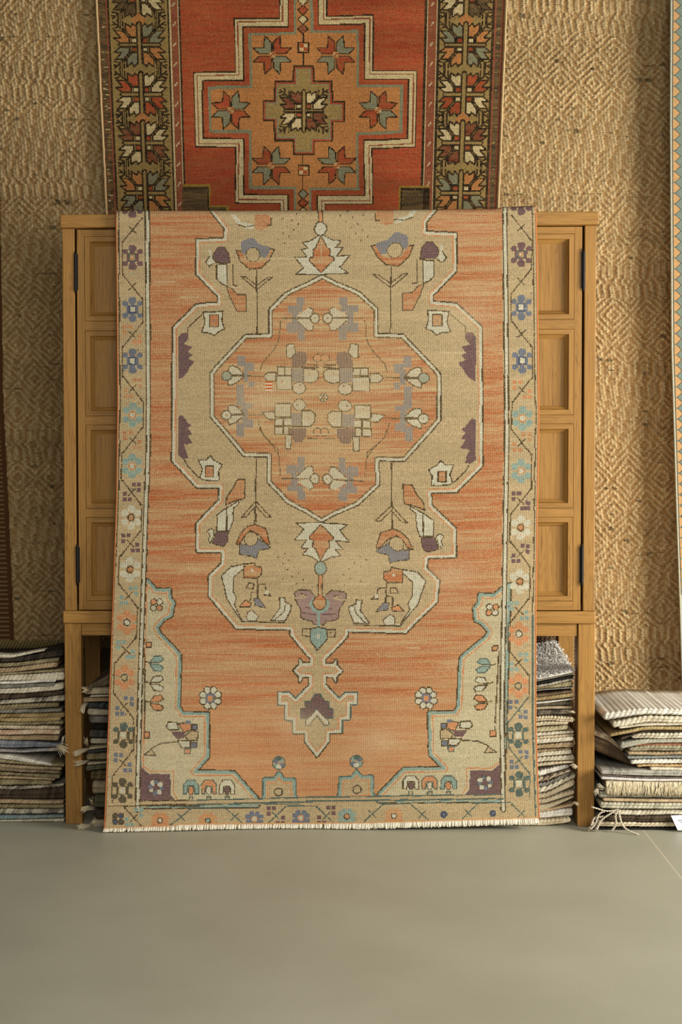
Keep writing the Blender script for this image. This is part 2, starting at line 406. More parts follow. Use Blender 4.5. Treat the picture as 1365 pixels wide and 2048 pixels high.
        for dy in (0, 446):
            c.poly([(212,20+dy),(255,8+dy),(315,30+dy),(388,112+dy),(250,116+dy),(208,70+dy)], WHT, DRK, 2.4)
            c.poly([(388,130+dy),(300,205+dy),(215,235+dy),(208,185+dy),(250,128+dy)], WHT, DRK, 2.4)
            c.ell(188,125+dy,56,54,WHT if dy else TEA,DRK,2.4); c.dots([(188,125+dy)], ORG, 3.5)
            c.line([(255,122+dy),(390,122+dy)], DRK, 2.4); c.line([(430,122+dy),(590,126+dy)], DRK, 2.2)
        c.line([(548,630),(570,740),(640,830),(780,965),(775,1030)], DRK, 1.8)
        W = [(770,30,850,112),(855,30,928,112),(755,125,930,282),(745,440,915,592),(740,610,830,690),(836,610,925,690),(735,704,830,786),(836,702,900,786)]
        for r in W: c.rect(*r, WHT, DRK, 1.8)
        c.poly([(610,130),(660,82),(755,85),(745,185),(650,180)], WHT, DRK, 2.2)
        c.poly([(592,540),(735,525),(745,622),(660,615)], WHT, DRK, 2.2)
        c.poly([(1065,42),(1200,45),(1235,80),(1230,170),(1150,205),(1065,190)], WHT, DRK, 2.2)
        c.poly([(1045,520),(1150,520),(1198,560),(1195,640),(1140,700),(1045,695)], WHT, DRK, 2.2)
        c.ell(1012,262,75,68,WHT,DRK,1.8); c.ell(1015,455,72,66,WHT,DRK,1.8)
        c.rect(930,35,1062,192,BLU); c.rect(920,548,1042,692,BLU)
        c.poly([(940,-90),(1010,-155),(1090,-140),(1110,-60),(1080,20),(935,20)], PUR); c.poly([(905,715),(1100,715),(1090,810),(1050,880),(960,880),(940,800),(905,790)], PUR)
        c.poly([(870,-90),(880,-235),(960,-240),(965,-190),(985,-150),(930,-80)], WHT, DRK, 2.2); c.poly([(860,790),(935,790),(925,900),(920,965),(860,950)], WHT, DRK, 2.2)
        c.line([(760,18),(1240,30)], DRK, 2.2); c.line([(735,695),(1150,702)], DRK, 2.2)
        c.dots([(1130,95),(820,185),(825,485),(1120,605)], ORG, 4.5); c.dots([(1025,230),(995,455)], PUR, 4)
        for dy in (-80, 760): c.ell(1225,dy,45,45,ORL,DRK,1.6); c.line([(1110,dy+75),(1230,dy+80)], DRK, 1.8)
        c.crop(0,0,1)
    both(inner)
    for k in range(6):
        a = k*math.pi/3; c.ell(647+6*math.cos(a), 795+6*math.sin(a), 3, 3, WHT, DRK, 1.4)
    # ---- bottom corner pieces
    def corner():
        p = [(287,1158),(296,1162),(313,1180.5),(340,1179),(340,1196.6),(348,1206),(342,1232),(329,1238.5),(314,1254.7),(319,1266),(351.5,1300),(360,1311),(359.6,1330),
             (358,1414),(366,1426.5),(416,1427),(416,1514),(390,1543.5),(467.6,1544),(514,1596),(516,1612),(278,1614)]
        c.bands(p, [(-5,-2.2,DRK),(-2.2,3,TEA),(3,300,CRW),(5.5,8,ORL)])
        t = [(524,1604),(529,1590),(529,1559),(548,1559),(558,1546),(567.5,1559),(588.5,1559),(590,1590),(596,1604)]
        c.bands(t, [(-4.5,-2,TED),(-2,3,TEA),(3,300,BEI),(5.5,7.8,ORL)])
        c.ell(557,1584,8,8,BEI,GRY,2.8)
        for dx, dy, k in ((-6,-5,BLU),(5,-6,TEA),(-5,5,TEA),(6,5,BLU),(0,-9,TED),(0,8,WHT)): c.ell(558+dx,1526+dy,5.5,5.5,k)
        c.ell(558,1526,14,14,TED) if False else c.line([(558+13*math.cos(a),1526+13*math.sin(a)) for a in np.linspace(0,2*math.pi,17)], TED, 2.0)
        for dx, dy, k in ((-6,-6,ORL),(6,-6,WHT),(-6,6,WHT),(6,6,ORL)): c.ell(313+dx,1210+dy,6,6,k,DRK,2.2)
        c.rect(293,1284,303,1295,ORL,DRK,2.6)
        c.line([(289,1296),(290,1470)], DRK, 2.8)
        c.rect(288,1464,299,1476,ORL,DRK,2.8)
        for y, k in ((1327,TEA),(1367,WHT),(1406,ORL)):
            for s in (-1, 1):
                c.poly([(300,y+s*2),(308,y+s*14),(322,y+s*16),(327,y+s*8),(318,y+s*2)], k, DRK if k != TEA else TED, 2.2)
            c.line([(290,y-4),(302,y)], DRK, 2.4)
        c.crop(200,1330,3.102)
        c.poly([(410,380),(425,355),(480,358),(490,400),(430,405)], WHT, DRK, 2.6)
        c.poly([(490,365),(560,350),(570,400),(520,420)], ORL, GRY, 2.2); c.rect(535,345,565,365,BLU); c.rect(570,370,602,402,BLU,DRK,1.6)
        c.poly([(440,412),(520,415),(525,455),(475,460)], PUR)
        c.poly([(525,440),(570,405),(610,415),(605,470),(545,465)], BEI, DRK, 2.2)
        c.poly([(480,470),(520,468),(560,470),(560,510),(510,515)], WHT, DRK, 2.4); c.rect(565,480,602,515,BLU,DRK,1.8); c.rect(525,518,562,552,ORL,TED,2.4)
        c.line([(478,478),(380,485),(330,510),(318,525)], DRK, 2.6); c.poly([(275,556),(320,520),(345,562)], BEI, GRY, 2.4)
        c.crop(0,0,1)
        c.poly([(281,1532),(298,1548),(341,1548),(342,1590),(350,1600),(281,1604)], PUR)
        c.line([(284,1530),(300,1543),(347,1543),(347,1585),(356,1600)], ORL, 2.6)
        for k in range(8):
            a = k*math.pi/4+.2; c.ell(312+11*math.cos(a), 1575+11*math.sin(a), 5, 5, WHT if k % 2 else BLU, DRK if k % 3 == 0 else None, 1.6)
        for x, k, k2 in ((382,TEA,ORL),(418,ORL,WHT),(454,WHT,PUR)):
            c.poly([(x-15,1588),(x-15,1570),(x-8,1560),(x+8,1560),(x+15,1570),(x+15,1588),(x+8,1588),(x+6,1572),(x-6,1572),(x-8,1588)], k, DRK if x == 454 else TED, 2.2)
            c.ell(x,1581,5,9,k2,GRY,1.8); c.rect(x-4,1594,x+4,1602,BEI,TED,2.4)
    both(corner)
    def rosette():
        for k in range(8):
            a = (k+.5)*math.pi/4; c.ell(421+16*math.cos(a), 1396+17*math.sin(a), 7, 7, WHT, DRK, 2.0)
        c.rect(412,1387,430,1406,BLU); c.rect(416,1391,426,1402,ORL)
        c.line([(418,1426),(418,1416)], DRK, 2.6)
    both(rosette)
    # ---- guard stripes round the field
    def stripe(tab, off, w, k): c.line([(x+off, y) for y, x in tab], k, w)
    c.line([(282,1608),(640,1600),(1004,1594)], BEI, 12)
    for tab, s in ((Lg, 1), (Rg, -1)):
        stripe(tab, 0, 11, DRK); stripe(tab, 0, 5.5, WHT)
    for dy, k, w in ((-6,DRK,2.6),(-2,BEI,4),(2.4,DRK,3.0),):
        c.line([(278,1608+dy),(390,1607+dy)], k, w)
    for dy, k, w in ((-6,TED,2.6),(-2,BEI,4),(2.4,TED,3.4)):
        c.line([(388,1607+dy),(640,1600+dy),(1006,1595+dy)], k, w)
    c.line([(212,1612),(400,1612)], DRK, 2.6)
    # ---- border
    Lc = [(400,265),(900,265),(1000,263),(1139,260),(1245,254),(1355,249),(1471,247),(1581,245)]
    Rc = [(400,1043),(615,1043),(722,1045),(837,1045),(942,1043),(1055,1042),(1163,1040),(1268,1038),(1372,1037),(1471,1037),(1568,1039)]
    Lo = [(400,237),(700,239),(800,240),(1000,237),(1240,225),(1365,221),(1490,216),(1640,211),(1680,209)]
    Ro = [(400,1066),(730,1071),(830,1073),(960,1071),(1050,1070),(1230,1067),(1450,1067),(1520,1069),(1640,1073),(1680,1074)]
    c.line([(x, y) for y, x in Lo], DRK, 2.4)
    c.line([(x-1, y) for y, x in Ro if y < 1300], DRK, 2.2); c.line([(x-1, y) for y, x in Ro if y > 1200], TED, 3)
    def flower(x, y, k, ring, cen, ctr=WHT):
        c.ell(x, y-18, 8.5, 7.5, k); c.ell(x, y+18, 8.5, 7.5, k)
        c.rect(x-12, y-9, x+12, y+9, k); c.rect(x-4.5, y-18, x+4.5, y+18, k)
        for sx in (-1, 1):
            for sy in (-1, 1):
                c.ell(x+sx*15, y+sy*12, 6, 5.5, k)
            c.ell(x+sx*17.5, y, 4, 4.5, BEI)
        c.rect(x-7.5, y-8, x+7.5, y+8, ring); c.rect(x-4.8, y-5.5, x+4.8, y+5.5, cen); c.rect(x-1.5, y-1.5, x+1.5, y+1.5, ctr)
    def soft(x, y, k, ring, cen):
        for dx, dy, r in ((0,-17,8),(0,17,8),(-13,-9,7),(13,-9,7),(-13,9,7),(13,9,7)): c.ell(x+dx, y+dy, r, r, k)
        c.ell(x, y, 7.5, 8, ring); c.ell(x, y, 4.8, 5.2, cen)
    def diag(x, y, sgn, k, lc=DRK, hx=19, hy=24):
        if k is not None:
            for a, b in ((-1,-1),(0,-1),(-1,0),(0,0)):
                pass
            for qx, qy in ((-13,-14),(-1,-17),(8,8),(13,-4) if sgn > 0 else (-14,6)):
                pass
            s = sgn
            for qx, qy in ((-15*s,-16),(-4*s,-16),(-15*s,-5),(4*s,14),(14*s,14),(14*s,3)):
                c.rect(x+qx-4.2, y+qy-4, x+qx+4.2, y+qy+4, k)
        c.line([(x-sgn*hx, y+hy), (x+sgn*hx, y-hy)], lc, 2.5)
        c.line([(x-sgn*7, y-7), (x+sgn*7, y+7)], lc, 2.3)
        c.dots([(x-sgn*hx, y+hy), (x+sgn*hx, y-hy)], lc, 5)
    flL = [(411,0),(515,1),(619,2),(722,2),(830,3),(932,3),(1035,4),(1139,4),(1245,5),(1355,6),(1471,7),(1581,8)]
    flR = [(405,0),(509,1),(615,2),(722,2),(837,3),(942,3),(1055,4),(1163,4),(1268,5),(1372,6),(1471,9),(1568,9)]
    for tab, cen in ((flL, Lc), (flR, Rc)):
        for y, t in tab:
            x = ip(y, cen)
            if t in (0, 1): flower(x, y, PUR, TED, ORG)
            elif t == 2: flower(x, y, BLU, NVY, WHT)
            elif t == 3: soft(x, y, TEA, ORG, WHT)
            elif t == 4: soft(x, y, WHT, DRK, ORG)
            elif t == 5: soft(x, y, ORL, DRK, WHT)
            elif t == 6: soft(x, y, ORL, GRY, BEI)
            elif t == 7: flower(x, y, GRY, BEI, WHT); c.ell(x, y-18, 8.5, 7.5, TED); c.ell(x-15, y-12, 6, 5.5, TED); c.ell(x+15, y-12, 6, 5.5, TED)
            elif t == 8: flower(x, y, GRY, BEI, WHT)
            else: flower(x, y, TED, BEI, WHT)
    dgL = [(460,None),(573,None),(670,ORL),(777,ORG),(881,ORG),(985,PUR),(1087,PUR),(1192,TEA),(1300,TEA),(1413,BLU),(1526,BLU)]
    dgR = [(455,None),(563,None),(668,None),(780,ORL),(885,ORG),(1003,PUR),(1108,PUR),(1222,TEA),(1325,TEA),(1420,BLU),(1520,BLU)]
    for tab, cen, s0 in ((dgL, Lc, 1), (dgR, Rc, -1)):
        s = s0
        for i, (y, k) in enumerate(tab):
            x = ip(y, cen)
            lc = DRK if (s0 > 0 or y < 1400) else TED
            diag(x, y, s, k, lc)
            x2 = ip(y+50, cen)
            yn = tab[i+1][0] if i+1 < len(tab) else y+104
            vx = x2-s*21
            c.line([(vx, y+25), (ip(yn, cen)-s*21, yn-25)], lc, 2.5)
            s = -s
    # bottom border
    def mini(x, y, k, ring, cen):
        for dx, dy in ((-13,-5),(13,-5),(-13,6),(13,6),(-5,-11),(6,-11),(-5,12),(5,12)): c.ell(x+dx, y+dy, 5.5, 5, k)
        c.ell(x, y, 10, 10, k); c.ell(x, y, 6.5, 6.5, ring); c.ell(x, y, 4, 4, cen)
    for dx, dy in ((-6,-6),(6,-6),(-6,6),(6,6)): c.ell(236+dx,1638+dy,5.5,5.5,GRY if dx*dy > 0 else NVY,DRK,1.8)
    diag(268,1636,-1,TEA,DRK,18,20); diag(362,1634,1,None,TED,20,16); diag(470,1633,-1,None,TED,20,18); diag(552,1632,1,PUR,TED,19,18)
    diag(653,1632,-1,PUR,TED,19,18); diag(745,1628,1,None,TED,20,18); diag(845,1629,-1,None,TED,20,18); diag(937,1626,1,None,TED,18,18); diag(1043,1627,-1,None,TED,18,18)
    mini(320,1641,ORL,DRK,WHT); mini(416,1641,ORG,DRK,TEA); mini(509,1638,BLU,ORG,WHT); mini(602,1636,BLU,ORG,WHT); mini(694,1633,TEA,DRK,ORL); mini(788,1632,ORG,GRY,WHT)
    c.ell(888,1629,7,7,NVY); c.dots([(888,1629)],WHT,3); c.ell(986,1627,7,7,NVY); c.dots([(986,1627)],WHT,3)
    for x0, x1, y in ((386,447,1617),(575,632,1612),(758,822,1608),(950,1022,1605)): c.line([(x0,y),(x1,y)], TED, 2.4)
    rs = np.random.RandomState(5)
    for _ in range(150):
        y = rs.uniform(430,1600); L = rs.rand() < .5
        x = ip(y, Lc if L else Rc)+rs.uniform(-24,24)
        c.dots([(x, y)], [ORL, ORL, NVY, TEA][rs.randint(4)], 2.6)
    # woven edge and bottom kilim band
    return c, MED

RED, TAN, OLV, BLK, GBL, CRM, MAR, BRK, RDK, OLG = range(10)
PAL_RED = s2l([(150,58,34), (172,112,62), (140,116,68), (26,20,15), (118,118,92), (190,170,124), (104,44,34), (128,64,46), (52,44,34), (140,112,40)])

def red_chart():
    c = Chart(185, -150, 840, 660, RED)
    Lt = lambda y: 193+y*20/420.0
    Rt = lambda y: 1014-y*17/420.0
    W0 = 1014-193.0
    un = lambda x, y: (193+(x-Lt(y))/(Rt(y)-Lt(y))*W0, y)
    def V(x0, x1, k): c.rect(x0, -150, x1, 520, k)
    rs = np.random.RandomState(3)
    V(185,194.5,CRM); V(194.5,197.5,BRK); V(197.5,211,RDK); V(211,214.5,BRK); V(214.5,218,BLK); V(218,334,OLV); V(334,337.5,BLK); V(337.5,339.8,CRM); V(339.8,354,BRK); V(354,356.5,CRM); V(356.5,360.5,BLK)
    V(851,855.5,BLK); V(855.5,858,CRM); V(858,874,BRK); V(874,876.5,CRM); V(876.5,881,BLK); V(881,987,OLV); V(987,991,BLK); V(991,994,BRK); V(994,1006,RDK); V(1006,1010,BRK); V(1010,1025,CRM)
    for i in range(170):
        y = rs.uniform(-150,500); x = rs.uniform(198,206); c.line([(x,y),(x+rs.uniform(3,8),y)], [OLV,CRM,BRK][rs.randint(3)], 1.4)
    for i in range(60):
        y = rs.uniform(-150,500); x = rs.uniform(995,1001); c.line([(x,y),(x+rs.uniform(2,6),y)], [OLV,BRK][rs.randint(2)], 1.2)
    for k in range(-4, 13):
        y = 8+k*40
        for x in (347, 866): c.line([(x+2.5,y-3),(x-2.5,y+4)], CRM, 2.6)
    def quad(cx, cy, sx, sy, k, sq, sc=1.0, twig=True):
        T = lambda p: [(cx+sx*x*sc, cy+sy*y*sc) for x, y in p]
        c.poly(T([(5,-15),(5,-36),(13,-43),(17,-36),(27,-43),(28,-29),(17,-16)]), k, BLK, 3.4)
        c.poly(T([(20,-4),(20,-14),(33,-28),(50,-29),(38,-15),(51,-14),(40,-4)]), k, BLK, 3.4)
        c.poly(T([(6,-13),(16,-13),(16,-5),(6,-5)]), sq, BLK, 2.0)
        if twig:
            for a in ([(29,-28),(52,-46)],[(40,-36),(52,-33)],[(31,-30),(33,-46)],[(41,-38),(42,-48)],[(46,-42),(54,-40)]): c.line(T(a), BLK, 3.2)
    cols = {0:(TAN,GBL,GBL,TAN), 1:(RED,CRM,CRM,RED), 2:(MAR,CRM,CRM,MAR), 3:(RDK,CRM,RDK,CRM)}
    def motif(cx, cy, t, sc=1.0, flip=False, bg=OLV):
        q = cols[t]
        if flip: q = (q[1], q[0], q[3], q[2])
        sqs = (CRM, RED, RED, CRM) if not flip else (RED, CRM, CRM, RED)
        for (sx, sy), k, s in zip(((-1,1),(1,1),(-1,-1),(1,-1)), q, sqs): quad(cx, cy, sx, sy, k, s, sc)
        c.line([(cx-39*sc,cy),(cx+39*sc,cy)], BLK, 9.5*sc); c.line([(cx-39*sc,cy),(cx+39*sc,cy)], bg, 3.2*sc)
        c.line([(cx,cy-42*sc),(cx,cy+42*sc)], BLK, 11.5*sc); c.line([(cx,cy-42*sc),(cx,cy+42*sc)], bg, 5*sc)
    for cx, fl in ((276, False), (934, True)):
        for j, (y, t) in enumerate(((-108,0),(-9,3),(90,0),(189,1),(286,2),(386,0),(485,1))):
            motif(cx, y, t, 1.0, fl)
            ym = y+49.5
            c.poly([(cx-16,ym),(cx,ym-15),(cx+16,ym),(cx,ym+15)], TAN if j % 2 else OLV)
            for s in (-1, 1): c.line([(cx+s*38,ym-16),(cx+s*38,ym+16)], BLK, 4.5); c.line([(cx+s*38,ym-16),(cx+s*38,ym+16)], OLV, 1.8)
    # centre medallion
    c.M = un
    L = [(558,-160),(558,35),(467,36),(470,142),(386.6,144),(390,294.5),(470,295.6),(470,407),(560,408),(560,520)]
    R = [(655,-160),(656,31),(748,29),(748,140),(836,140),(833,295),(746,299),(748,410),(652,410),(652,520)]
    c.bands(L+R[::-1], [(0,2.6,BLK),(2.6,6.6,CRM),(6.6,9,BRK),(9,17,CRM),(17,20,BLK),(20,29.5,RED),(29.5,35.5,GBL),(35.5,900,TAN)], cheb=True)
    X = [(588,132),(627,132),(628,162),(664,163),(665,203),(689,203),(689,243),(666,244),(666,282),(629,283),(629,309),(587,308),(587,281),(550,281),(549,242),(527,241),(527,202),(549,201),(550,163),(587,162)]
    c.bands(X, [(-1.5,1.6,BLK),(1.6,4.6,RED),(4.6,7,GBL),(7,900,OLV)], cheb=True)
    motif(608,222,2,0.92)
    def star(cx, cy, a, b):
        for (sx, sy), k in zip(((-1,-1),(1,-1),(-1,1),(1,1)), (a, b, b, a)):
            c.poly([(cx+sx*x, cy+sy*y) for x, y in ((1,2),(2,26),(15,38),(17,15),(38,14),(26,2))], k, BLK, 2.5)
        c.ell(cx,cy,7,7,TAN); c.line([(cx-4,cy-4),(cx+4,cy+4)],CRM,2); c.line([(cx-4,cy+4),(cx+4,cy-4)],BRK,2)
    for x, y, f in ((545,110,1),(672,110,0),(462,220,0),(757,220,1),(543,331,0),(674,331,1)):
        star(x, y, GBL if f else RED, RED if f else GBL)
    c.line([(607,66),(607,132)], BLK, 2.6); c.line([(606,309),(606,380)], BLK, 2.6)
    for y in (95, 341):
        c.rect(597,y-10,618,y+10,TAN,BLK,2.8); c.rect(600,y-7,607,y,RED); c.rect(607,y,615,y+7,RED); c.rect(608,y-7,615,y-1,CRM); c.rect(600,y+1,607,y+7,CRM)
    for y, k in ((-40,RED),(-18,CRM),(2,CRM),(20,RED),(39,CRM),(58,BRK),(388,GBL),(406,RED),(424,CRM),(442,RED)):
        c.poly([(596,y),(606,y-10),(617,y),(606,y+10)], k, BLK, 2.5)
    # lower corner boxes
    c.rect(365,369,421,520,OLG); c.rect(365,373,418,520,BLK); c.rect(365,378,416,520,RDK)
    c.rect(419,411,458,520,OLG); c.rect(419,415,452,520,RDK)
    c.rect(798,372,860,520,OLG); c.rect(801,376,860,520,BLK); c.rect(805,381,846,520,RDK)
    c.M = None
    return c, un
# ------------------------------------------------------------------ the room
def lin(r, g, b): return tuple(float(v) for v in s2l((r, g, b)))
OAK_L, OAK_D = lin(172, 126, 62), lin(84, 52, 21)
WOOD_V = wood_mat('oak_upright_grain', 2, OAK_L, OAK_D); WOOD_H = wood_mat('oak_level_grain', 0, OAK_L, OAK_D)
IRON = flat('blackened_iron', (.012, .011, .010), .45, .7)

def floor_mat():
    m, nt, b = nodes('porcelain_floor')
    tc = N(nt, 'ShaderNodeTexCoord'); P = tc.outputs['Object']
    n1 = N(nt, 'ShaderNodeTexNoise', i_Scale=420.0, i_Detail=2.0); n2 = N(nt, 'ShaderNodeTexNoise', i_Scale=2.2, i_Detail=4.0)
    n3 = N(nt, 'ShaderNodeTexVoronoi', i_Scale=110.0)
    for n in (n1, n2, n3): nt.links.new(P, n.inputs['Vector'])
    t = math_(nt, 'ADD', math_(nt, 'MULTIPLY', n1.outputs[0], .55), math_(nt, 'MULTIPLY', n2.outputs[0], .45))
    cr = N(nt, 'ShaderNodeValToRGB'); e = cr.color_ramp.elements
    e[0].position = .33; e[0].color = (*lin(152, 149, 129), 1); e[1].position = .67; e[1].color = (*lin(176, 172, 151), 1)
    nt.links.new(t, cr.inputs[0])
    # pale chips scattered in the body of the tile
    chip = math_(nt, 'LESS_THAN', n3.outputs['Distance'], .07)
    wn = N(nt, 'ShaderNodeTexWhiteNoise'); nt.links.new(n3.outputs['Position'], wn.inputs['Vector'])
    chip = math_(nt, 'MULTIPLY', chip, math_(nt, 'GREATER_THAN', wn.outputs[0], .86))
    mx = N(nt, 'ShaderNodeMix', data_type='RGBA'); nt.links.new(chip, mx.inputs[0]); nt.links.new(cr.outputs[0], mx.inputs[6]); mx.inputs[7].default_value = (*lin(205, 200, 180), 1)
    # grout joint
    a = on_floor(1289, 1662); c = on_floor(1365, 1758); d = (c-a)/np.linalg.norm(c-a); nrm = (-d[1], d[0])
    sp = N(nt, 'ShaderNodeSeparateXYZ'); nt.links.new(P, sp.inputs[0])
    dd = math_(nt, 'ADD', math_(nt, 'MULTIPLY', sp.outputs[0], float(nrm[0])), math_(nt, 'MULTIPLY', sp.outputs[1], float(nrm[1])))
    dd = math_(nt, 'ABSOLUTE', math_(nt, 'SUBTRACT', dd, float(nrm[0]*a[0]+nrm[1]*a[1])))
    j = math_(nt, 'LESS_THAN', dd, .0020)
    mj = N(nt, 'ShaderNodeMix', data_type='RGBA'); nt.links.new(j, mj.inputs[0]); nt.links.new(mx.outputs[2], mj.inputs[6]); mj.inputs[7].default_value = (*lin(196, 184, 158), 1)
    nt.links.new(mj.outputs[2], b.inputs['Base Color'])
    rg = N(nt, 'ShaderNodeMapRange'); rg.inputs[3].default_value = .40; rg.inputs[4].default_value = .55; nt.links.new(n2.outputs[0], rg.inputs[0]); nt.links.new(rg.outputs[0], b.inputs['Roughness'])
    bp = N(nt, 'ShaderNodeBump', i_Strength=.12, i_Distance=.0008); nt.links.new(n1.outputs[0], bp.inputs['Height']); nt.links.new(bp.outputs[0], b.inputs['Normal'])
    return m
bm = bmesh.new(); box(bm, -3.6, 4.2, -6.0, .75, -.08, 0)
tag(finish('floor', bm, floor_mat()), kind='structure')
def wall_mat():
    m, nt, b = nodes('dark_plaster')
    n = N(nt, 'ShaderNodeTexNoise', i_Scale=14.0, i_Detail=5.0); cr = N(nt, 'ShaderNodeValToRGB')
    cr.color_ramp.elements[0].color = (*lin(70, 60, 46), 1); cr.color_ramp.elements[1].color = (*lin(92, 80, 62), 1)
    nt.links.new(n.outputs[0], cr.inputs[0]); nt.links.new(cr.outputs[0], b.inputs['Base Color']); b.inputs['Roughness'].default_value = .95
    return m
bm = bmesh.new(); box(bm, -3.6, 4.2, .62, .75, 0, 3.0)
tag(finish('wall_back', bm, wall_mat()), kind='structure')

# ------------------------------------------------------------------ cabinet
CX = 659
ZT = atz(CX, 423.5, -.018); ZT0 = atz(CX, 452, -.018)                 # top board
ZW1 = atz(CX, 1222.5, -.010); ZW0 = atz(CX, 1247, -.010)              # waist board
_zr = min(float(at(x, y, -.022)[2]) for x, y in ((233, 421.5), (440, 421), (650, 420), (990, 417.5), (1070, 412)))
print('rug-top clearance over cabinet top', _zr-ZT)
ZT = min(ZT, _zr-.0075)
cab = empty('cabinet', (float(atx(CX, 1500, 0)), .2, 0))
tag(cab, 'tall honey oak two-door cabinet on square legs, draped with the orange rug', 'cabinet')
DEP = .42
def board(name, x0, x1, y0, y1, z0, z1, mat, bev=.002, parent=None):
    bm = bmesh.new(); box(bm, x0, x1, y0, y1, z0, z1); return finish(name, bm, mat, parent or cab, bev)
xl0, xl1 = atx(127, 850, 0), atx(151, 850, 0); xr0, xr1 = atx(1168.5, 850, 0), atx(1191.5, 850, 0)
board('top_board', atx(120, 440, -.018), atx(1199, 440, -.018), -.018, DEP+.01, ZT0, ZT, WOOD_H, .003)
board('side_panel', xl0, xl1, 0, DEP, ZW1, ZT0, WOOD_V); board('side_panel', xr0, xr1, 0, DEP, ZW1, ZT0, WOOD_V)
board('waist_board', atx(125.5, 1235, -.010), atx(1192.5, 1235, -.010), -.010, DEP+.005, ZW0, ZW1, WOOD_H, .003)
board('back_panel', xl1, xr0, DEP-.014, DEP-.004, ZW1, ZT0, WOOD_V, 0)
ZA = atz(CX, 1272, 0)
lw = atx(163.3, 1450, 0)-atx(130, 1450, 0)
llx, lrx = atx(130, 1450, 0), atx(1155, 1450, 0)
board('apron', llx+lw+.0005, lrx-.0005, .004, .024, ZA, ZW0-.0005, WOOD_H, .0015)
board('apron', llx+lw+.0005, lrx-.0005, DEP-.03, DEP-.012, ZA, ZW0-.0005, WOOD_H, .0015)
for x in (llx, lrx+.002):
    for y in (0, DEP-lw-.006): board('leg', x, x+lw, y, y+lw, 0, ZW0-.0005, WOOD_V, .002)

def door(xa, xb, z0, z1, zs, hx, side):
    """a door of two stiles and five rails round four framed panels, hung on two iron hinges"""
    yf, yb = .004, .024
    me = bmesh.new()
    D = link('door', bpy.data.meshes.new('door'), [WOOD_V, WOOD_H], cab)
    pxw = (atx(900, 850, 0)-atx(800, 850, 0))/100
    sw = 15.5*pxw
    box(me, xa, xa+sw, yf, yb, z0, z1); box(me, xb-sw, xb, yf, yb, z0, z1)
    nv = len(me.faces)
    edges = [z1]+[v for p in zs for v in p]+[z0]
    for i in range(0, len(edges), 2): box(me, xa+sw, xb-sw, yf, yb, edges[i+1], edges[i])
    me.faces.ensure_lookup_table()
    for f in me.faces[nv:]: f.material_index = 1
    bmesh.ops.recalc_face_normals(me, faces=me.faces[:]); me.to_mesh(D.data); me.free()
    mo = D.modifiers.new('bevel', 'BEVEL'); mo.width = .0009; mo.segments = 2; mo.limit_method = 'ANGLE'
    for zt, zb in zs:
        bm = bmesh.new()
        ax0, ax1 = xa+sw, xb-sw
        prof = [(.0004, yf+.004), (.0008, yf+.0002), (.0016, yf-.0008), (10.2*pxw, yf-.0008), (11*pxw, yf+.001), (12*pxw, yf+.006), (18.5*pxw, yf+.013), (19.2*pxw, yf+.016)]
        rings = []
        for ins, y in prof:
            rings.append([bm.verts.new(p) for p in ((ax0+ins, y, zb+ins), (ax1-ins, y, zb+ins), (ax1-ins, y, zt-ins), (ax0+ins, y, zt-ins))])
        for a, b in zip(rings[:-1], rings[1:]):
            for k in range(4):
                f = bm.faces.new([a[k], a[(k+1) % 4], b[(k+1) % 4], b[k]]); f.material_index = 1 if k % 2 == 0 else 0
        mld = finish('panel_moulding', bm, [WOOD_V, WOOD_H], D)
        bm = bmesh.new(); i = 18.8*pxw; box(bm, ax0+i, ax1-i, yf+.0145, yb-.002, zb+i, zt-i); finish('panel', bm, WOOD_V, D)
    for zc in hx:
        bm = bmesh.new(); x = xa-.0035 if side < 0 else xb+.0035
        L = 72*pxw
        for k in range(5):
            a = zc-L/2+k*L/5; tube(bm, [(x, yf-.004, a+.0006), (x, yf-.004, a+L/5-.0006)], .0042, 10)
        for zz, s in ((zc-L/2, -1), (zc+L/2, 1)): tube(bm, [(x, yf-.004, zz), (x, yf-.004, zz+s*.004), (x, yf-.004, zz+s*.009)], .0036, 10, .0012)
        tube(bm, [(x, yf-.004, zc-L/2), (x, yf-.004, zc+L/2)], .0036, 10)
        box(bm, x-(.004 if side < 0 else .007), x+(.007 if side < 0 else .004), yf-.0015, yf+.004, zc-L/2, zc+L/2)
        h = finish('hinge', bm, IRON, D, smooth=False); h['label'] = 'black iron butt hinge'
    return D
zs = [(atz(CX, a, 0), atz(CX, b, 0)) for a, b in ((469.5, 640.5), (659.5, 831), (848.5, 1017), (1034.5, 1202.5))]
hz = (atz(CX, 542, 0), atz(CX, 1130, 0))
xm = atx(660, 850, 0)
zd1, zd0 = atz(CX, 455.6, 0), atz(CX, 1220.3, 0)
door(xl1+.0062, xm-.0012, zd0, zd1, zs, hz, -1)
door(xm+.0012, xr0-.0062, zd0, zd1, zs, hz, 1)
# dark interior floor seen as the shadow gap behind the doors
board('bottom_board', xl1, xr0, .03, DEP-.02, ZW1-.001+.001, ZW1+.015, WOOD_H, 0)

# ------------------------------------------------------------------ wall rugs
def warp_noise(pal_idx, pal, wear, warp, rs, jit=.10, rowj=.05):
    ny, nx = pal_idx.shape
    col = pal[pal_idx].copy()
    col *= (1+rs.normal(0, jit, (ny, nx, 1)))*(1+rs.normal(0, rowj, (ny, 1, 1)))*(1+.05*noise2(ny, nx, 3, 22, rs)[..., None])
    w = np.clip(wear, 0, 1)[..., None]
    col = col*(1-w)+warp*w
    return np.clip(col, .004, .95)

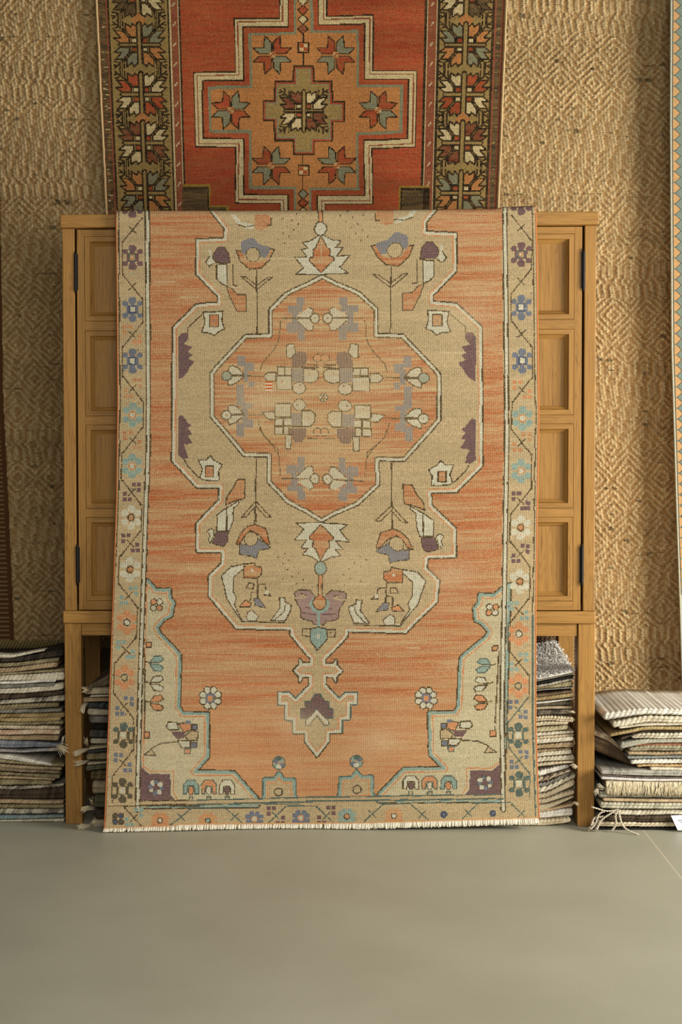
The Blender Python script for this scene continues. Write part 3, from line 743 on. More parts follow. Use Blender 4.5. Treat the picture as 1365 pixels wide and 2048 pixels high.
def wall_plane(name, x0f, x1f, y0, y1, Yf, stepx, stepy, colf, mat, parent=None, dispf=None, thick=.008):
    """a hanging rug on the plane y = Yf(v); x0f/x1f give its left and right edges down the picture"""
    ys = np.arange(y0, y1+.01, stepy); nx = int((x1f((y0+y1)/2)-x0f((y0+y1)/2))/stepx)
    u = np.linspace(0, 1, nx+1)
    L = np.array([x0f(y) for y in ys]); Rr = np.array([x1f(y) for y in ys])
    PXX = L[:, None]+(Rr-L)[:, None]*u[None, :]; PYY = np.repeat(ys[:, None], nx+1, 1)
    Y = Yf(PXX, PYY)
    P = at(PXX, PYY, Y)
    cx = (PXX[:-1, :-1]+PXX[1:, 1:])/2; cy = (PYY[:-1]+PYY[1:])[:, :nx]/2
    col, disp = colf(PXX, PYY, cx, cy)
    if disp is not None: P[..., 1] -= disp
    uv = np.stack([np.repeat(u[None], len(ys), 0), np.repeat(np.linspace(0, 1, len(ys))[:, None], nx+1, 1)], -1)
    o = grid(name, P, col, uv, mat, parent)
    if thick:
        m = o.modifiers.new('thickness', 'SOLIDIFY'); m.thickness = thick; m.offset = -1
    return o

# ---- jute rugs with woven lozenges
def jute_cols(seed, edge=None):
    def f(PXX, PYY, cx, cy):
        rs = np.random.RandomState(seed)
        ny, nx = PXX.shape
        ROW, PER = 66.0, 68.0
        rh, cw = 4.4, 6.4                                        # stitches: short loops laid row by row
        wy = PYY+1.6*np.sin(PXX/37.0+seed)+1.2*np.sin(PXX/13.0)
        row = np.floor(wy/rh); fy = wy/rh-row
        sh = ((row*2654435761+seed*97) % 1009)/1009.0
        lean = .5*(fy-.5)*np.where(row % 2 == 0, 1, -1)
        sx = PXX/cw+sh+lean+.25*np.sin(PYY/17.0)
        cell = np.floor(sx); fx = sx-cell
        h = np.sin(np.pi*fx)**.6*np.sin(np.pi*fy)**.6
        key = (row*131+cell*17+seed*7).astype(np.int64)
        rnd = ((key*2654435761) % 1000003)/1000003.0
        rnd2 = ((key*40503+977) % 1000033)/1000033.0
        qx = .35*(cell+.5-sh)*cw+.65*PXX; qy = .35*(row+.5)*rh+.65*PYY                   # every loop is either long or short as a whole
        qx = qx+2.5*np.sin(qy/29.0+seed); qy = qy+3.0*np.sin(qx/41.0)
        r = np.floor(qy/ROW); dy = np.abs(qy-(r+.5)*ROW)
        bandtype = (np.sin(r*2.3+seed) > .80)
        xs = qx+np.where(r % 2 == 0, 0, PER/2)
        dx = np.abs((xs % PER)-PER/2)
        m = dx+dy
        m = np.where(bandtype & (dy > 9), dx+9, m)               # zones of upright bars between the lozenges
        ring = np.cos(2*np.pi*m/14.0)
        fade = np.clip(.70+.75*noise2(ny, nx, 70, 90, rs), .12, 1.0)
        up = np.clip(.5+.72*ring*fade+.80*(rnd-.5), 0, 1)
        disp = (.0014+.0042*up)*h+.0013*up+.0016*(rnd2-.5)*h
        A = s2l((194, 172, 128)); B = s2l((144, 111, 69)); Dk = s2l((46, 36, 22))
        t = np.clip(up*(.25+.75*h)+.20*(rnd-.5), 0, 1)[..., None]
        col = B*(1-t)+A*t
        col = col*(1+.30*(rnd2[..., None]-.5))*(1+.10*noise2(ny, nx, 16, 300, rs)[..., None])
        fl = (noise2(ny, nx, 4, 22, rs) > .80) & (rnd > .45); col[fl] = col[fl]*.35+Dk*.65
        if edge is not None:
            e = edge(PXX, PYY)
            if e is not None:
                msk, ecol, eh = e; col[msk] = ecol[msk]; disp = np.where(msk, eh, disp)
        return np.clip(col, .004, .9), disp
    return f
JUTE = yarn_mat('jute_yarn', None, .5, .0015, 260.0, .95)
def left_edge(X, Y):
    xe = np.interp(Y, [0, 800, 1000, 1300], [-6, 7, 17, 30])
    msk = X < xe
    col = np.repeat(np.repeat(s2l((84, 54, 30))[None, None], X.shape[0], 0), X.shape[1], 1).copy()
    st = (X < xe-9) & ((Y % 9) < 3.2); col[st] = s2l((128, 106, 70))
    return msk, col, np.where(st, .003, .0006)
jl = empty('jute_rug', tuple(at(150, 1297, .50)))
tag(jl, 'tan jute rug with woven lozenges hanging left of the cabinet above the folded stack', 'rug', 'jute rugs hung on the wall')
wall_plane('woven_field', lambda y: -70, lambda y: 330, -60, 1284, lambda X, Y: np.full(X.shape, .50), 1.6, 1.6, jute_cols(3, left_edge), JUTE, jl)
bm = bmesh.new()
for x in np.arange(-72, 332, 6.6):
    a = at(x, 1297+.02*(65-x), .494); b = at(x+11, 1280+.02*(65-x), .494)
    tube(bm, [tuple(a), tuple((a+b)/2+np.array((0, -.004, 0))), tuple(b)], .0032, 6)
p0 = at(-70, 1288, .502); p1 = at(330, 1284, .502); box(bm, float(p0[0]), float(p1[0]), .497, .509, float(p0[2])-.012, float(p0[2])+.012)
finish('bottom_binding', bm, flat('olive_binding', lin(128, 112, 66), .95), jl, smooth=True)
jr = empty('jute_rug', tuple(at(1180, 1500, .50)))
tag(jr, 'tan jute rug with woven lozenges hanging right of the cabinet, beside the grey-blue rug', 'rug', 'jute rugs hung on the wall')
wall_plane('woven_field', lambda y: 940, lambda y: 1440, -60, 1560, lambda X, Y: np.full(X.shape, .50), 1.6, 1.6, jute_cols(8), JUTE, jr)

# ---- dark chunky rug low behind the cabinet legs
def dark_cols(PXX, PYY, cx, cy):
    rs = np.random.RandomState(4)
    s = (PXX+PYY)/7.0; t = (PXX-PYY)/7.0
    h = np.abs(np.sin(np.pi*s))*np.abs(np.sin(np.pi*t))
    k = ((np.floor(s)+np.floor(t)) % 3 == 0)
    A = s2l((168, 146, 112)); B = s2l((84, 62, 42))
    w = np.where(k, h, h*.25)[..., None]
    return np.clip((B*(1-w)+A*w)*(1+rs.normal(0, .1, h.shape+(1,))), .004, .9), .010*h
o = wall_plane('woven_rug', lambda y: 400, lambda y: 1155, 1180, 1420, lambda X, Y: np.full(X.shape, .475), 2.4, 2.4, dark_cols, JUTE)
tag(o, 'dark brown chunky woven rug glimpsed behind the right rear cabinet leg', 'rug')

# ---- red medallion rug
rc, un = red_chart()
def red_cols(PXX, PYY, cx, cy):
    rs = np.random.RandomState(11)
    ux = 193+(cx-(193+cy*20/420))/((1014-cy*17/420)-(193+cy*20/420))*821.0
    i = np.clip((cy-rc.y0).astype(int), 0, rc.a.shape[0]-1); j = np.clip((ux-rc.x0).astype(int), 0, rc.a.shape[1]-1)
    idx = rc.a[i, j]; ny, nx = idx.shape
    base = np.where(np.isin(idx, (RED, BRK)), .10, np.where(np.isin(idx, (RDK, MAR)), .16, .07))
    wear = base*(1+1.1*noise2(ny, nx, 2, 16, rs))+.5*(rs.rand(ny, nx) > .985)+.10*(rs.rand(ny, nx) > .7)
    wear += np.where((np.arange(ny) % 2 == 0)[:, None], .06, 0)*np.isin(idx, (RED, RDK))
    warp = s2l((158, 122, 70))
    col = warp_noise(idx, PAL_RED, wear, warp, rs, .17, .04)
    ab = noise2(ny, nx, 18, 200, rs)[..., None]; m = (idx == RED)[..., None]
    col = np.where(m, col*(1+.16*ab), col)
    return col, None
KR = (int(821/2.2), int(520/2.2))
RUGR = yarn_mat('red_wool_pile', KR, .45, .002, 420.0)
rr = wall_plane('patterned_rug', lambda y: 193+y*20/420, lambda y: 1014-y*17/420, -60, 470,
                lambda X, Y: .470+.006*np.sin(X*.011+.6)+.003*np.sin(X*.031), 1.7, 1.7, red_cols, RUGR)
tag(rr, 'red wool rug with stepped tan medallion and dark flower border, hung behind cabinet', 'rug')
for nm, xf in (('selvage', lambda y: 193+y*20/420), ('selvage', lambda y: 1014-y*17/420)):
    bm = bmesh.new()
    tube(bm, [tuple(at(xf(y)+rsx, y, float(.466+.006*math.sin(xf(y)*.011+.6)+.003*math.sin(xf(y)*.031)))) for y, rsx in zip(range(-60, 471, 10), np.random.RandomState(2).uniform(-.5, .5, 60))], .0036, 8)
    finish(nm, bm, flat('cream_selvage', lin(196, 166, 118), .95), rr, smooth=True)

# ---- grey-blue rug at the right-hand edge
def blue_cols(PXX, PYY, cx, cy):
    rs = np.random.RandomState(21)
    ny, nx = cx.shape
    e = np.interp(cy, [0, 250, 700, 1000, 1230, 1400], [1342, 1341, 1344, 1353, 1361, 1366])
    x = cx-e
    G = s2l((114, 126, 114)); T = s2l((182, 143, 96)); K = s2l((78, 66, 50)); Ed = s2l((176, 176, 156))
    col = np.repeat(np.repeat(G[None, None], ny, 0), nx, 1).copy()
    col[x < 4] = Ed
    ph = (cy % 21.5)-10.75
    step = np.floor(np.abs(ph)/1.8)*1.8
    d = 9.5-step
    xi = x-5
    lob = (xi > 0) & (xi < np.minimum(d*1.05+3, 13))
    rim = (xi > -1) & (xi < np.minimum(d*1.05+3, 13)+2.4) & ~lob & (d > -1)
    col[rim & (x > 4)] = K; col[lob & (d > .5)] = T
    x2 = 40-x
    for xx in (34, 66):
        lob2 = (np.abs(x-xx) < d); col[lob2 & (d > .5)] = T
    col = col*(1+rs.normal(0, .07, (ny, nx, 1)))
    return np.clip(col, .004, .95), None
RUGB = yarn_mat('blue_wool_flatweave', (70, 700), .35, .0015, 420.0)
XE = lambda y: float(np.interp(y, [0, 250, 700, 1000, 1230, 1400], [1342, 1341, 1344, 1353, 1361, 1366]))
o = wall_plane('patterned_rug', XE, lambda y: 1470, -60, 1500, lambda X, Y: np.full(X.shape, .405), 1.8, 1.8, blue_cols, RUGB, None, None, .007)
tag(o, 'grey-blue flatweave rug with a column of tan triangles, hanging at the far right', 'rug')

# ------------------------------------------------------------------ the orange rug over the cabinet
fc, MED = front_chart()
Lx = lambda y: np.interp(y, [420, 500, 640, 800, 1000, 1240, 1365, 1490, 1640, 1667], [232.5, 233.5, 235, 236, 233.5, 225, 220.5, 216, 210, 208])
Rx = lambda y: np.interp(y, [412, 440, 560, 730, 830, 960, 1050, 1230, 1340, 1450, 1520, 1640, 1667], [1071, 1072.5, 1075, 1076.5, 1078, 1076, 1074.5, 1072, 1072, 1072, 1074.5, 1079, 1079.5])
Tp = lambda u: np.interp(u, [0, .04, .3, .6, .90, .925, 1], [422, 421, 421.5, 420.5, 417.5, 414, 412])
Bt = lambda u: np.interp(u, [0, .16, .17, .4, .6, .8, 1], [1660, 1655, 1652, 1650.5, 1649, 1644, 1638.5])
KX, KY = 2.0, 1.6
nx = int(845/KX); ny = int(1235/KY)
u = np.linspace(0, 1, nx+1)[None, :]; v = np.linspace(0, 1, ny+1)[:, None]
PYY = Tp(u)+(Bt(u)-Tp(u))*v
PXX = Lx(PYY)+(Rx(PYY)-Lx(PYY))*u
yb = np.minimum(on_floor(209+870*u[0], np.interp(u[0], [0, 1], [1665, 1648]))[:, 1], -.05)
yb = np.convolve(np.pad(yb, 40, 'edge'), np.ones(81)/81, 'valid')[None, :]
sv = np.clip((v-.45)/.55, 0, 1)**1.7
Y = -.034+(yb+.034)*sv
Y = Y-.0045*np.sin(u*7.3+.4+2.2*v)*np.clip(v*1.6-.3, 0, 1)-.0018*np.sin(u*15.0-3.0*v+1.1)*np.clip(v*1.8-.7, 0, 1)-.003*np.sin(v*9+u*3)*np.clip(v*2, 0, 1)
Y = Y-.004*np.exp(-((v-.90)/.05)**2)*np.sin(u*6.1+2.6)
t0 = np.clip(1-v/.010, 0, 1); Y = np.minimum(Y, -.030)+.014*(1-np.sqrt(1-t0**2))
P = at(PXX, PYY, Y)
ztop = ZT+.0075
zap = P[0, :, 2].copy()
nb = 80
back = np.zeros((nb, nx+1, 3))
for k in range(nb):                                             # the rest of the rug lies back across the cabinet top
    s = (k+1)/nb; back[nb-1-k, :, 0] = P[0, :, 0]; back[nb-1-k, :, 1] = P[0, :, 1]+.33*s; back[nb-1-k, :, 2] = zap+(ztop-zap)*min(1, s*8)
P = np.concatenate([back, P], 0)
rs = np.random.RandomState(7)
cx = (PXX[:-1, :-1]+PXX[1:, 1:])/2; cy = (PYY[:-1, :-1]+PYY[1:, 1:])/2
i = np.clip((cy-fc.y0).astype(int), 0, fc.a.shape[0]-1); j = np.clip((cx-fc.x0).astype(int), 0, fc.a.shape[1]-1)
idx = fc.a[i, j]
ins = Chart.inside(np.array(MED), cx, cy)
hh, ww = idx.shape
streak = noise2(hh, ww, 2.4, 40, rs)*.6+noise2(hh, ww, 7, 70, rs)*.5+noise2(hh, ww, 1.0, 26, rs)*.5
wear = np.where(idx == ORG, .30+.40*streak+.30*(rs.rand(hh, ww) > .80), .05)
centre = np.exp(-(((cx-650)/170)**2+((cy-790)/190)**2))
wear = np.where(ins, np.maximum(wear, .16)+.30*centre+.24*streak, wear)
wear = np.where(ins & (idx == BLU), .14+.26*rs.rand(hh, ww)+.14*centre, wear); wear = np.where((idx == BLU) & ~ins & (cx > 300) & (cx < 1000) & (cy < 1300), .10+.18*rs.rand(hh, ww), wear)
wear = np.where(np.isin(idx, (PUR, LIL)), .03+.14*rs.rand(hh, ww)+.16*ins, wear)
wear = np.where(idx == DRK, .04+.45*(rs.rand(hh, ww) > .90)+.06*ins, wear)
wear = np.where((idx == TED), .08+.2*(rs.rand(hh, ww) > .85), wear)
grey = ins*centre
gridm = ((np.arange(hh) % 2 == 0)[:, None] | (np.arange(ww) % 3 == 0)[None, :])
wear += np.where(gridm, .20, -.06)*np.clip(centre*ins*1.4, 0, 1)
low = np.clip((cy-1330)/150, 0, 1)                              # the foot of the field has faded to apricot
wear = np.where((idx == ORG), wear*(1-.30*low)+.22*low, wear)
odd = (np.arange(hh) % 2 == 1)[:, None]                          # a pale weft shows between every two rows of knots
wear += np.where(idx == ORG, np.where(odd, .26, -.10), 0)+np.where(idx == DRK, np.where(odd, .20, -.04), 0)+np.where(np.isin(idx, (BLU, PUR, LIL, TED)), np.where(odd, .16, -.04), 0)
warp = s2l((196, 168, 122))
col = warp_noise(idx, PAL_FRONT, wear, warp, rs, .10, .03)
col = np.where(((idx == BEI) | (idx == WHT))[..., None], col*np.where(odd, 1.06, .94)[..., None], col)
ab = noise2(hh, ww, 9, 150, rs)[..., None]+.6*noise2(hh, ww, 40, 400, rs)[..., None]
col = np.where((idx == ORG)[..., None], col*(1+np.array([.04, .09, .12])*ab), col*(1+.05*ab))
fade = (low*(idx == ORG))[..., None]; col = col*(1-.25*fade)+.25*fade*s2l((214, 150, 98))
for (fx, fy, r) in ((600, 1450, 46), (900, 1150, 40), (700, 1130, 60), (340, 1500, 30), (930, 640, 50), (760, 1480, 36), (520, 800, 50)):    # worn patches
    g = np.clip(np.exp(-(((cx-fx)/r)**2+((cy-fy)/(r*.6))**2))*(.35+.65*rs.rand(hh, ww)), 0, 1)[..., None]*.50
    col = col*(1-g)+s2l((214, 190, 150))*g
for k in range(14):                                             # stray white wefts
    yy = rs.uniform(440, 1330); x0 = rs.uniform(300, 900); L = rs.uniform(15, 70)
    col[(abs(cy-yy) < 1.3) & (cx > x0) & (cx < x0+L)] = .45*col[(abs(cy-yy) < 1.3) & (cx > x0) & (cx < x0+L)]+.55*s2l((208, 188, 148))
g = (abs(cx-538) < 6.5) & (abs(cy-772) < 10)
col[g & ((np.arange(hh) % 4) < 2)[:, None]] = s2l((222, 200, 172)); col[g & ((np.arange(hh) % 4) >= 2)[:, None]] = s2l((196, 96, 40))
bed = cy > (Bt(cx*0+.5*np.ones_like(cx))-5) if False else None
# kilim strip at the foot
foot = np.zeros((hh, ww), bool); foot[-3:, :] = True; col[foot] = s2l((204, 150, 96))
back_col = np.concatenate([col[nb-1::-1]], 0) if False else col[:nb][::-1]
col = np.concatenate([back_col, col], 0)
rows = P.shape[0]
uv = np.stack([np.repeat(u, rows, 0), np.repeat(np.linspace(0, 1, rows)[:, None], nx+1, 1)], -1)
RUGF = yarn_mat('faded_wool_pile', (nx, rows-1), .55, .0022, 380.0)
fr = grid('patterned_rug', P, col, uv, RUGF)
m = fr.modifiers.new('thickness', 'SOLIDIFY'); m.thickness = .006; m.offset = -1
tag(fr, 'faded orange and beige wool rug with a central medallion, draped over the cabinet front', 'rug')
SELV = flat('orange_overcast_edge', lin(186, 108, 58), .95)
for k in (0, -1):
    bm = bmesh.new(); pts = [tuple(p+np.array((0, .002, 0))) for p in P[::5, k]]
    tube(bm, pts, .0026, 8); o = finish('selvage', bm, SELV, fr, smooth=True); o['label'] = 'orange overcast edge'
bm = bmesh.new()
for k in range(1500):
    q = rs.uniform(0, nx-1); a = int(q); p = P[-1, a]*(1-(q-a))+P[-1, a+1]*(q-a)
    L = .008+.005*rs.rand(); dx = rs.uniform(-.0035, .0035); dy = -rs.uniform(.000, .006)
    zb = max(.0026, p[2]-L)
    tube(bm, [(p[0], p[1]+.003, p[2]+.004), (p[0]+dx*.4, p[1]+.001+dy, (p[2]+zb)/2+.001), (p[0]+dx, p[1]+dy*1.4, zb)], .0024, 5, .0018)
o = finish('fringe', bm, flat('ivory_warp_ends', lin(226, 216, 192), .95), fr, smooth=True); o['label'] = 'short ivory fringe'
# ------------------------------------------------------------------ folded rug samples in stacks
YARN = yarn_mat('folded_wool', None, .9, .0030, 420.0, .95, 0, .34)
def yarn_plain(name, rgb): return flat(name, lin(*rgb), .95)
CORD = yarn_plain('cream_cord', (222, 206, 172)); CORDG = yarn_plain('grey_cord', (190, 178, 154))
SHAPE = {}
def ordinal(n):
    return 'topmost' if n == 1 else '%d%s from top' % (n, {1: 'st', 2: 'nd', 3: 'rd'}.get(n % 10 if n not in (11, 12, 13) else 0, 'th'))
def slab(xs, tops, bots, Yf, depth, ca, cb, pitch, amp, seed, label, group, rise=0.0, step=.0022, sd=None):
    """one folded rug: a long cushion with a rounded, looped front edge following the given lines"""
    rs = np.random.RandomState(seed)
    Yf = Yf+rs.uniform(-.009, .007)
    x0, x1 = xs[0], xs[-1]
    W0 = at(x0, tops[0], Yf); W1 = at(x1, tops[-1], Yf)
    n = max(24, int((W1[0]-W0[0])/step))
    px = np.linspace(x0, x1, n+1)
    def smooth(vals):
        y = np.interp(px, xs, vals); k = max(3, n//8) | 1
        ypad = np.concatenate([np.full(k, y[0])+(np.arange(k)-k)*(y[1]-y[0]), y, np.full(k, y[-1])+(np.arange(k)+1)*(y[-1]-y[-2])])
        return np.convolve(ypad, np.ones(k)/k, 'same')[k:-k]
    top = at(px, smooth(tops), Yf); bot = at(px, smooth(bots), Yf)
    X = top[:, 0]; zt = top[:, 2]; zb = bot[:, 2]
    wz = noise1(n+1, 38, rs)*.0012+noise1(n+1, 12, rs)*.0005; zt = zt+wz; zb = np.maximum(zb+wz, .0005)
    th = np.maximum(zt-zb, .003); zm = (zt+zb)/2
    dl = X-X[0]; dr = X[-1]-X; e = np.minimum(dl, dr); r = np.minimum(th*.5, .007)
    cap = np.sqrt(np.clip(1-(1-np.clip(e/r, 0, 1))**2, .0, 1)); cap = np.maximum(cap, .05)
    sec = [(s, 1.0, 0) for s in (1, .8, .6, .45, .3, .2, .12, .06)]
    na = 14
    arc = [(k*math.pi/na) for k in range(na+1)]
    low = [(s, -1.0, 0) for s in (.06, .3, 1)]
    P = []; w = []; th_a = []
    yr = Yf+noise1(n+1, 30, rs)*.003
    rr = th*.5
    for s, sg, _ in sec:
        P.append(np.stack([X, yr+rr+s*depth, zm+sg*th*.5*cap+rise*s], -1)); w.append(.6 if s < .5 else .3); th_a.append(-s*3)
    for a in arc:
        P.append(np.stack([X, yr+rr-rr*np.sin(a)*cap, zm+th*.5*np.cos(a)*cap], -1)); w.append(1.0); th_a.append(a)
    for s, sg, _ in low:
        P.append(np.stack([X, yr+rr+s*depth, zm+sg*th*.5*cap+rise*s], -1)); w.append(.1); th_a.append(math.pi)
    P = np.array(P)
    ga = rs.uniform(.40, .62)*math.pi                       # the fold line between the two layers of the folded rug
    for k, a in enumerate(arc):
        P[len(sec)+k, :, 1] += np.clip((th-.009)/.006, 0, 1)*.55*rr*np.exp(-((a-ga)/.20)**2)
    phase = X/pitch+noise1(n+1, 9, rs)*.18
    bump = np.array([w[k]*np.abs(np.sin(np.pi*(phase+.28*th_a[k]))) for k in range(len(P))])
    kn = np.floor(phase[None, :]+.28*np.array(th_a)[:, None]).astype(int)
    tab = rs.rand(4096); rv = tab[(kn*37+seed*11) % 4096]; rv2 = tab[(kn*91+seed*5+3) % 4096]
    k0 = len(sec)
    nrm = np.zeros_like(P)
    for k in range(len(P)):
        a = 0 if k < k0 else (math.pi if k >= k0+na+1 else arc[k-k0])
        nrm[k, :, 1] = -math.sin(a); nrm[k, :, 2] = math.cos(a)
    P = P+nrm*(amp*(bump-1.15)*(.6+.5*rv))[..., None]*np.minimum(1, th/.010)[None, :, None]
    P[..., 2] = np.maximum(P[..., 2], .0003)
    A = s2l(ca)**.84; B = s2l(cb)**.92
    for q in (A, B): q[:] = .72*q+.28*q.mean()*np.array((1.12, 1.0, .78))
    t = np.clip(rv*.8+.3*noise2(len(P), n+1, 4, 14, rs)+.55*(rs.rand(*rv.shape)-.5), 0, 1)[..., None]
    col = (A*(1-t)+B*t)*(1+.12*(rv2[..., None]-.5))
    # grid() wants rows x cols; add end caps by collapsing the outer columns
    o = grid('folded_rug', P, np.clip(col, .003, .95), None, YARN)
    SHAPE[o.name] = P.shape[:2]
    me = o.data; bm = bmesh.new(); bm.from_mesh(me)
    bm.verts.ensure_lookup_table(); R_, C_ = P.shape[0], P.shape[1]
    ly = bm.verts.layers.float_color['yarn']
    for c_ in (0, C_-1): 
        f = bm.faces.new([bm.verts[r_*C_+c_] for r_ in range(R_)])
    for c_ in range(C_-1): bm.faces.new([bm.verts[c_], bm.verts[c_+1], bm.verts[(R_-1)*C_+c_+1], bm.verts[(R_-1)*C_+c_]])
    bmesh.ops.recalc_face_normals(bm, faces=bm.faces[:]); bm.to_mesh(me); bm.free()
    me.polygons.foreach_set('use_smooth', np.full(len(me.polygons), True))
    tag(o, label, 'rug', group)
    return o
def tuft(parent, pts, mat, name='tassel', n=12, r=.0014, spread=.006, seed=1):
    """a loose tassel of yarn ends fanning along the given points"""
    n = int(n*2.4); r = r*.62
    rs = np.random.RandomState(seed); bm = bmesh.new()
    pts = [np.array(p, float) for p in pts]
    for k in range(n):
        off = rs.normal(0, 1, 3)*spread*np.array((1, .6, 1)); q = []
        for i, p in enumerate(pts):
            f = i/(len(pts)-1); s = p+off*(.35+.65*f)+rs.normal(0, .0007, 3); s[2] = max(s[2], r*1.1); q.append(tuple(s))
        tube(bm, q, r, 5, r*.75)
    return finish(name, bm, mat, parent, smooth=True)
def cord(parent, pts, mat, r=.0028, name='cord', tw=.016):
    """a two-ply twisted cord"""
    bm = bmesh.new(); P = [np.array(p, float) for p in pts]
    seg = np.cumsum([0]+[np.linalg.norm(b-a) for a, b in zip(P[:-1], P[1:])]); n = max(8, int(seg[-1]/.0022))
    ss = np.linspace(0, seg[-1], n); Q = np.stack([np.interp(ss, seg, [p[k] for p in P]) for k in range(3)], -1)
    k = 5; Qp = np.concatenate([np.repeat(Q[:1], k, 0), Q, np.repeat(Q[-1:], k, 0)]); Q = np.stack([np.convolve(Qp[:, c], np.ones(2*k+1)/(2*k+1), 'valid') for c in range(3)], -1)
    for ph in (0, math.pi):
        a = ss/tw*2*math.pi+ph; q = Q+np.stack([np.cos(a)*r*.55, np.sin(a)*r*.55, np.sin(a)*r*.2], -1)
        q[:, 2] = np.maximum(q[:, 2], r*.9); tube(bm, [tuple(v) for v in q], r*.75, 6)
    return finish(name, bm, mat, parent, smooth=True)

IV = ((214, 202, 172), (186, 170, 138)); CRE = ((210, 190, 150), (182, 158, 116)); OLI = ((150, 132, 86), (112, 96, 58)); TANC = ((182, 150, 104), (150, 118, 76))
BRN = ((74, 56, 38), (44, 32, 22)); BLKC = ((34, 30, 26), (20, 18, 16)); GRYC = ((128, 122, 108), (88, 84, 74)); SPK = ((196, 184, 154), (60, 54, 44)); WHI = ((226, 220, 204), (190, 182, 164))
GRE = ((104, 104, 72), (62, 66, 44)); BLG = ((120, 128, 140), (84, 92, 106)); TEL = ((86, 120, 124), (150, 158, 150)); OCH = ((176, 146, 82), (140, 110, 56)); ROS = ((196, 186, 180), (176, 158, 156))
LEFT = [  # x end (zoomed), tops left/middle/right, bottoms left/middle/right, colours, pitch, relief, words
 (408,(345,362,310),(384,394,328),IV,.012,.0012,'thin ivory'), (580,(388,378,306),(436,424,378),((58,46,34),(28,24,20)),.010,.0014,'black and tan nubby'),
 (535,(441,432,386),(488,468,424),OLI,.010,.0014,'olive'), (524,(490,474,426),(538,520,482),TANC,.011,.0016,'light tan'), (590,(541,520,484),(562,536,512),OLI,.007,.0008,'thin olive'),
 (588,(563,542,514),(612,604,598),IV,.013,.0016,'thick ivory'), (508,(613,604,582),(640,630,612),WHI,.009,.0012,'thin grey-white'), (500,(642,632,614),(674,668,652),GRYC,.009,.0010,'dark grey'),
 (580,(676,664,616),(728,716,684),IV,.013,.0016,'thick ivory looped'), (580,(730,718,688),(784,762,730),BRN,.010,.0014,'dark brown'), (592,(786,766,730),(824,806,788),SPK,.011,.0018,'black and ivory braided'),
 (532,(828,812,796),(872,862,842),OLI,.012,.0016,'olive ribbed'), (566,(873,862,848),(908,896,884),GRYC,.010,.0012,'grey-olive'), (588,(910,896,886),(944,938,938),OCH,.010,.0014,'khaki'),
 (552,(946,940,926),(974,978,966),OCH,.012,.0016,'mustard olive'), (576,(976,978,964),(1004,1006,1000),OLI,.010,.0012,'dull olive'), (546,(1006,1008,1006),(1046,1044,1040),CRE,.011,.0014,'cream'),
 (548,(1048,1048,1044),(1096,1094,1090),((214,190,150),(196,140,104)),.011,.0014,'cream and peach'), (534,(1098,1098,1096),(1130,1144,1152),TANC,.009,.0010,'tan bound'),
 (540,(1134,1146,1170),(1210,1216,1204),BLG,.010,.0014,'blue-grey'), (528,(1212,1236,1206),(1244,1252,1240),((186,160,150),(120,136,140)),.007,.0008,'thin pink-edged'),
 (470,(1248,1284,1352),(1286,1330,1374),WHI,.010,.0012,'sagging grey-white'), (584,(1290,1334,1352),(1332,1366,1386),OLI,.012,.0016,'brown-olive'),
 (560,(1334,1368,1388),(1372,1404,1420),TANC,.012,.0014,'dusty tan'), (546,(1374,1406,1422),(1414,1436,1446),((140,118,80),(104,84,54)),.011,.0016,'taupe looped'), (540,(1416,1438,1448),(1456,1466,1496),OLI,.011,.0016,'olive looped'),
 (500,(1458,1470,1488),(1484,1492,1506),TANC,.008,.0008,'thin tan'), (474,(1487,1494,1508),(1552,1552,1550),OLI,.013,.0016,'thick olive-tan'), (582,(1554,1556,1528),(1592,1590,1560),SPK,.014,.0020,'ivory and brown rope-edged'),
 (588,(1594,1594,1566),(1676,1680,1686),BRN,.011,.0014,'dark brown shaggy'), (576,(1680,1684,1688),(1722,1722,1722),TANC,.010,.0014,'tan ribbed'), (584,(1724,1724,1724),(1764,1764,1764),OLI,.010,.0014,'moss olive'),
 (584,(1766,1766,1766),(1822,1818,1812),SPK,.011,.0018,'black and cream speckled'), (580,(1824,1824,1820),(1864,1860,1846),TEL,.008,.0008,'thin teal-striped'), (586,(1866,1862,1850),(1904,1898,1890),IV,.011,.0014,'flat ivory')]
def build(stack, ox, oy, sc, xstart, Yf, depth, where, group, seed0, xmid=None, start=None, rise=None, ys={}, ds={}):
    out = []
    for k, (xe, t, b, c, pitch, amp, words) in enumerate(stack):
        xs0 = start[k] if start else xstart
        xs = [xs0, (xs0+xe)/2, xe] if not xmid else [xs0, xmid, xe]
        X = [ox+x/sc for x in xs]
        lab = '%s folded rug, %s in stack %s' % (words, ordinal(k+1), where)
        out.append(slab(X, [oy+v/sc for v in t], [oy+v/sc for v in b], ys.get(k, Yf), ds.get(k, depth), c[0], c[1], pitch, amp, seed0+k, lab, group, rise=(rise or {}).get(k, 0.0)))
    return out
lf = build(LEFT, 0, 1230, 4.55, -190, .012, .20, 'left of the cabinet', 'folded rugs left of the cabinet', 100, ds={0: .045})
def ptz(x, y, Y): return at(0+x/4.55, 1230+y/4.55, Y)
tuft(lf[20], [ptz(520,1195,.0), ptz(560,1205,-.006), ptz(596,1240,-.014)], CORD, 'tassel', 16, .0014, .006, 1)
tuft(lf[19], [ptz(545,1180,-.002), ptz(570,1160,-.006), ptz(576,1110,-.008)], CORDG, 'tassel', 6, .0010, .003, 2)

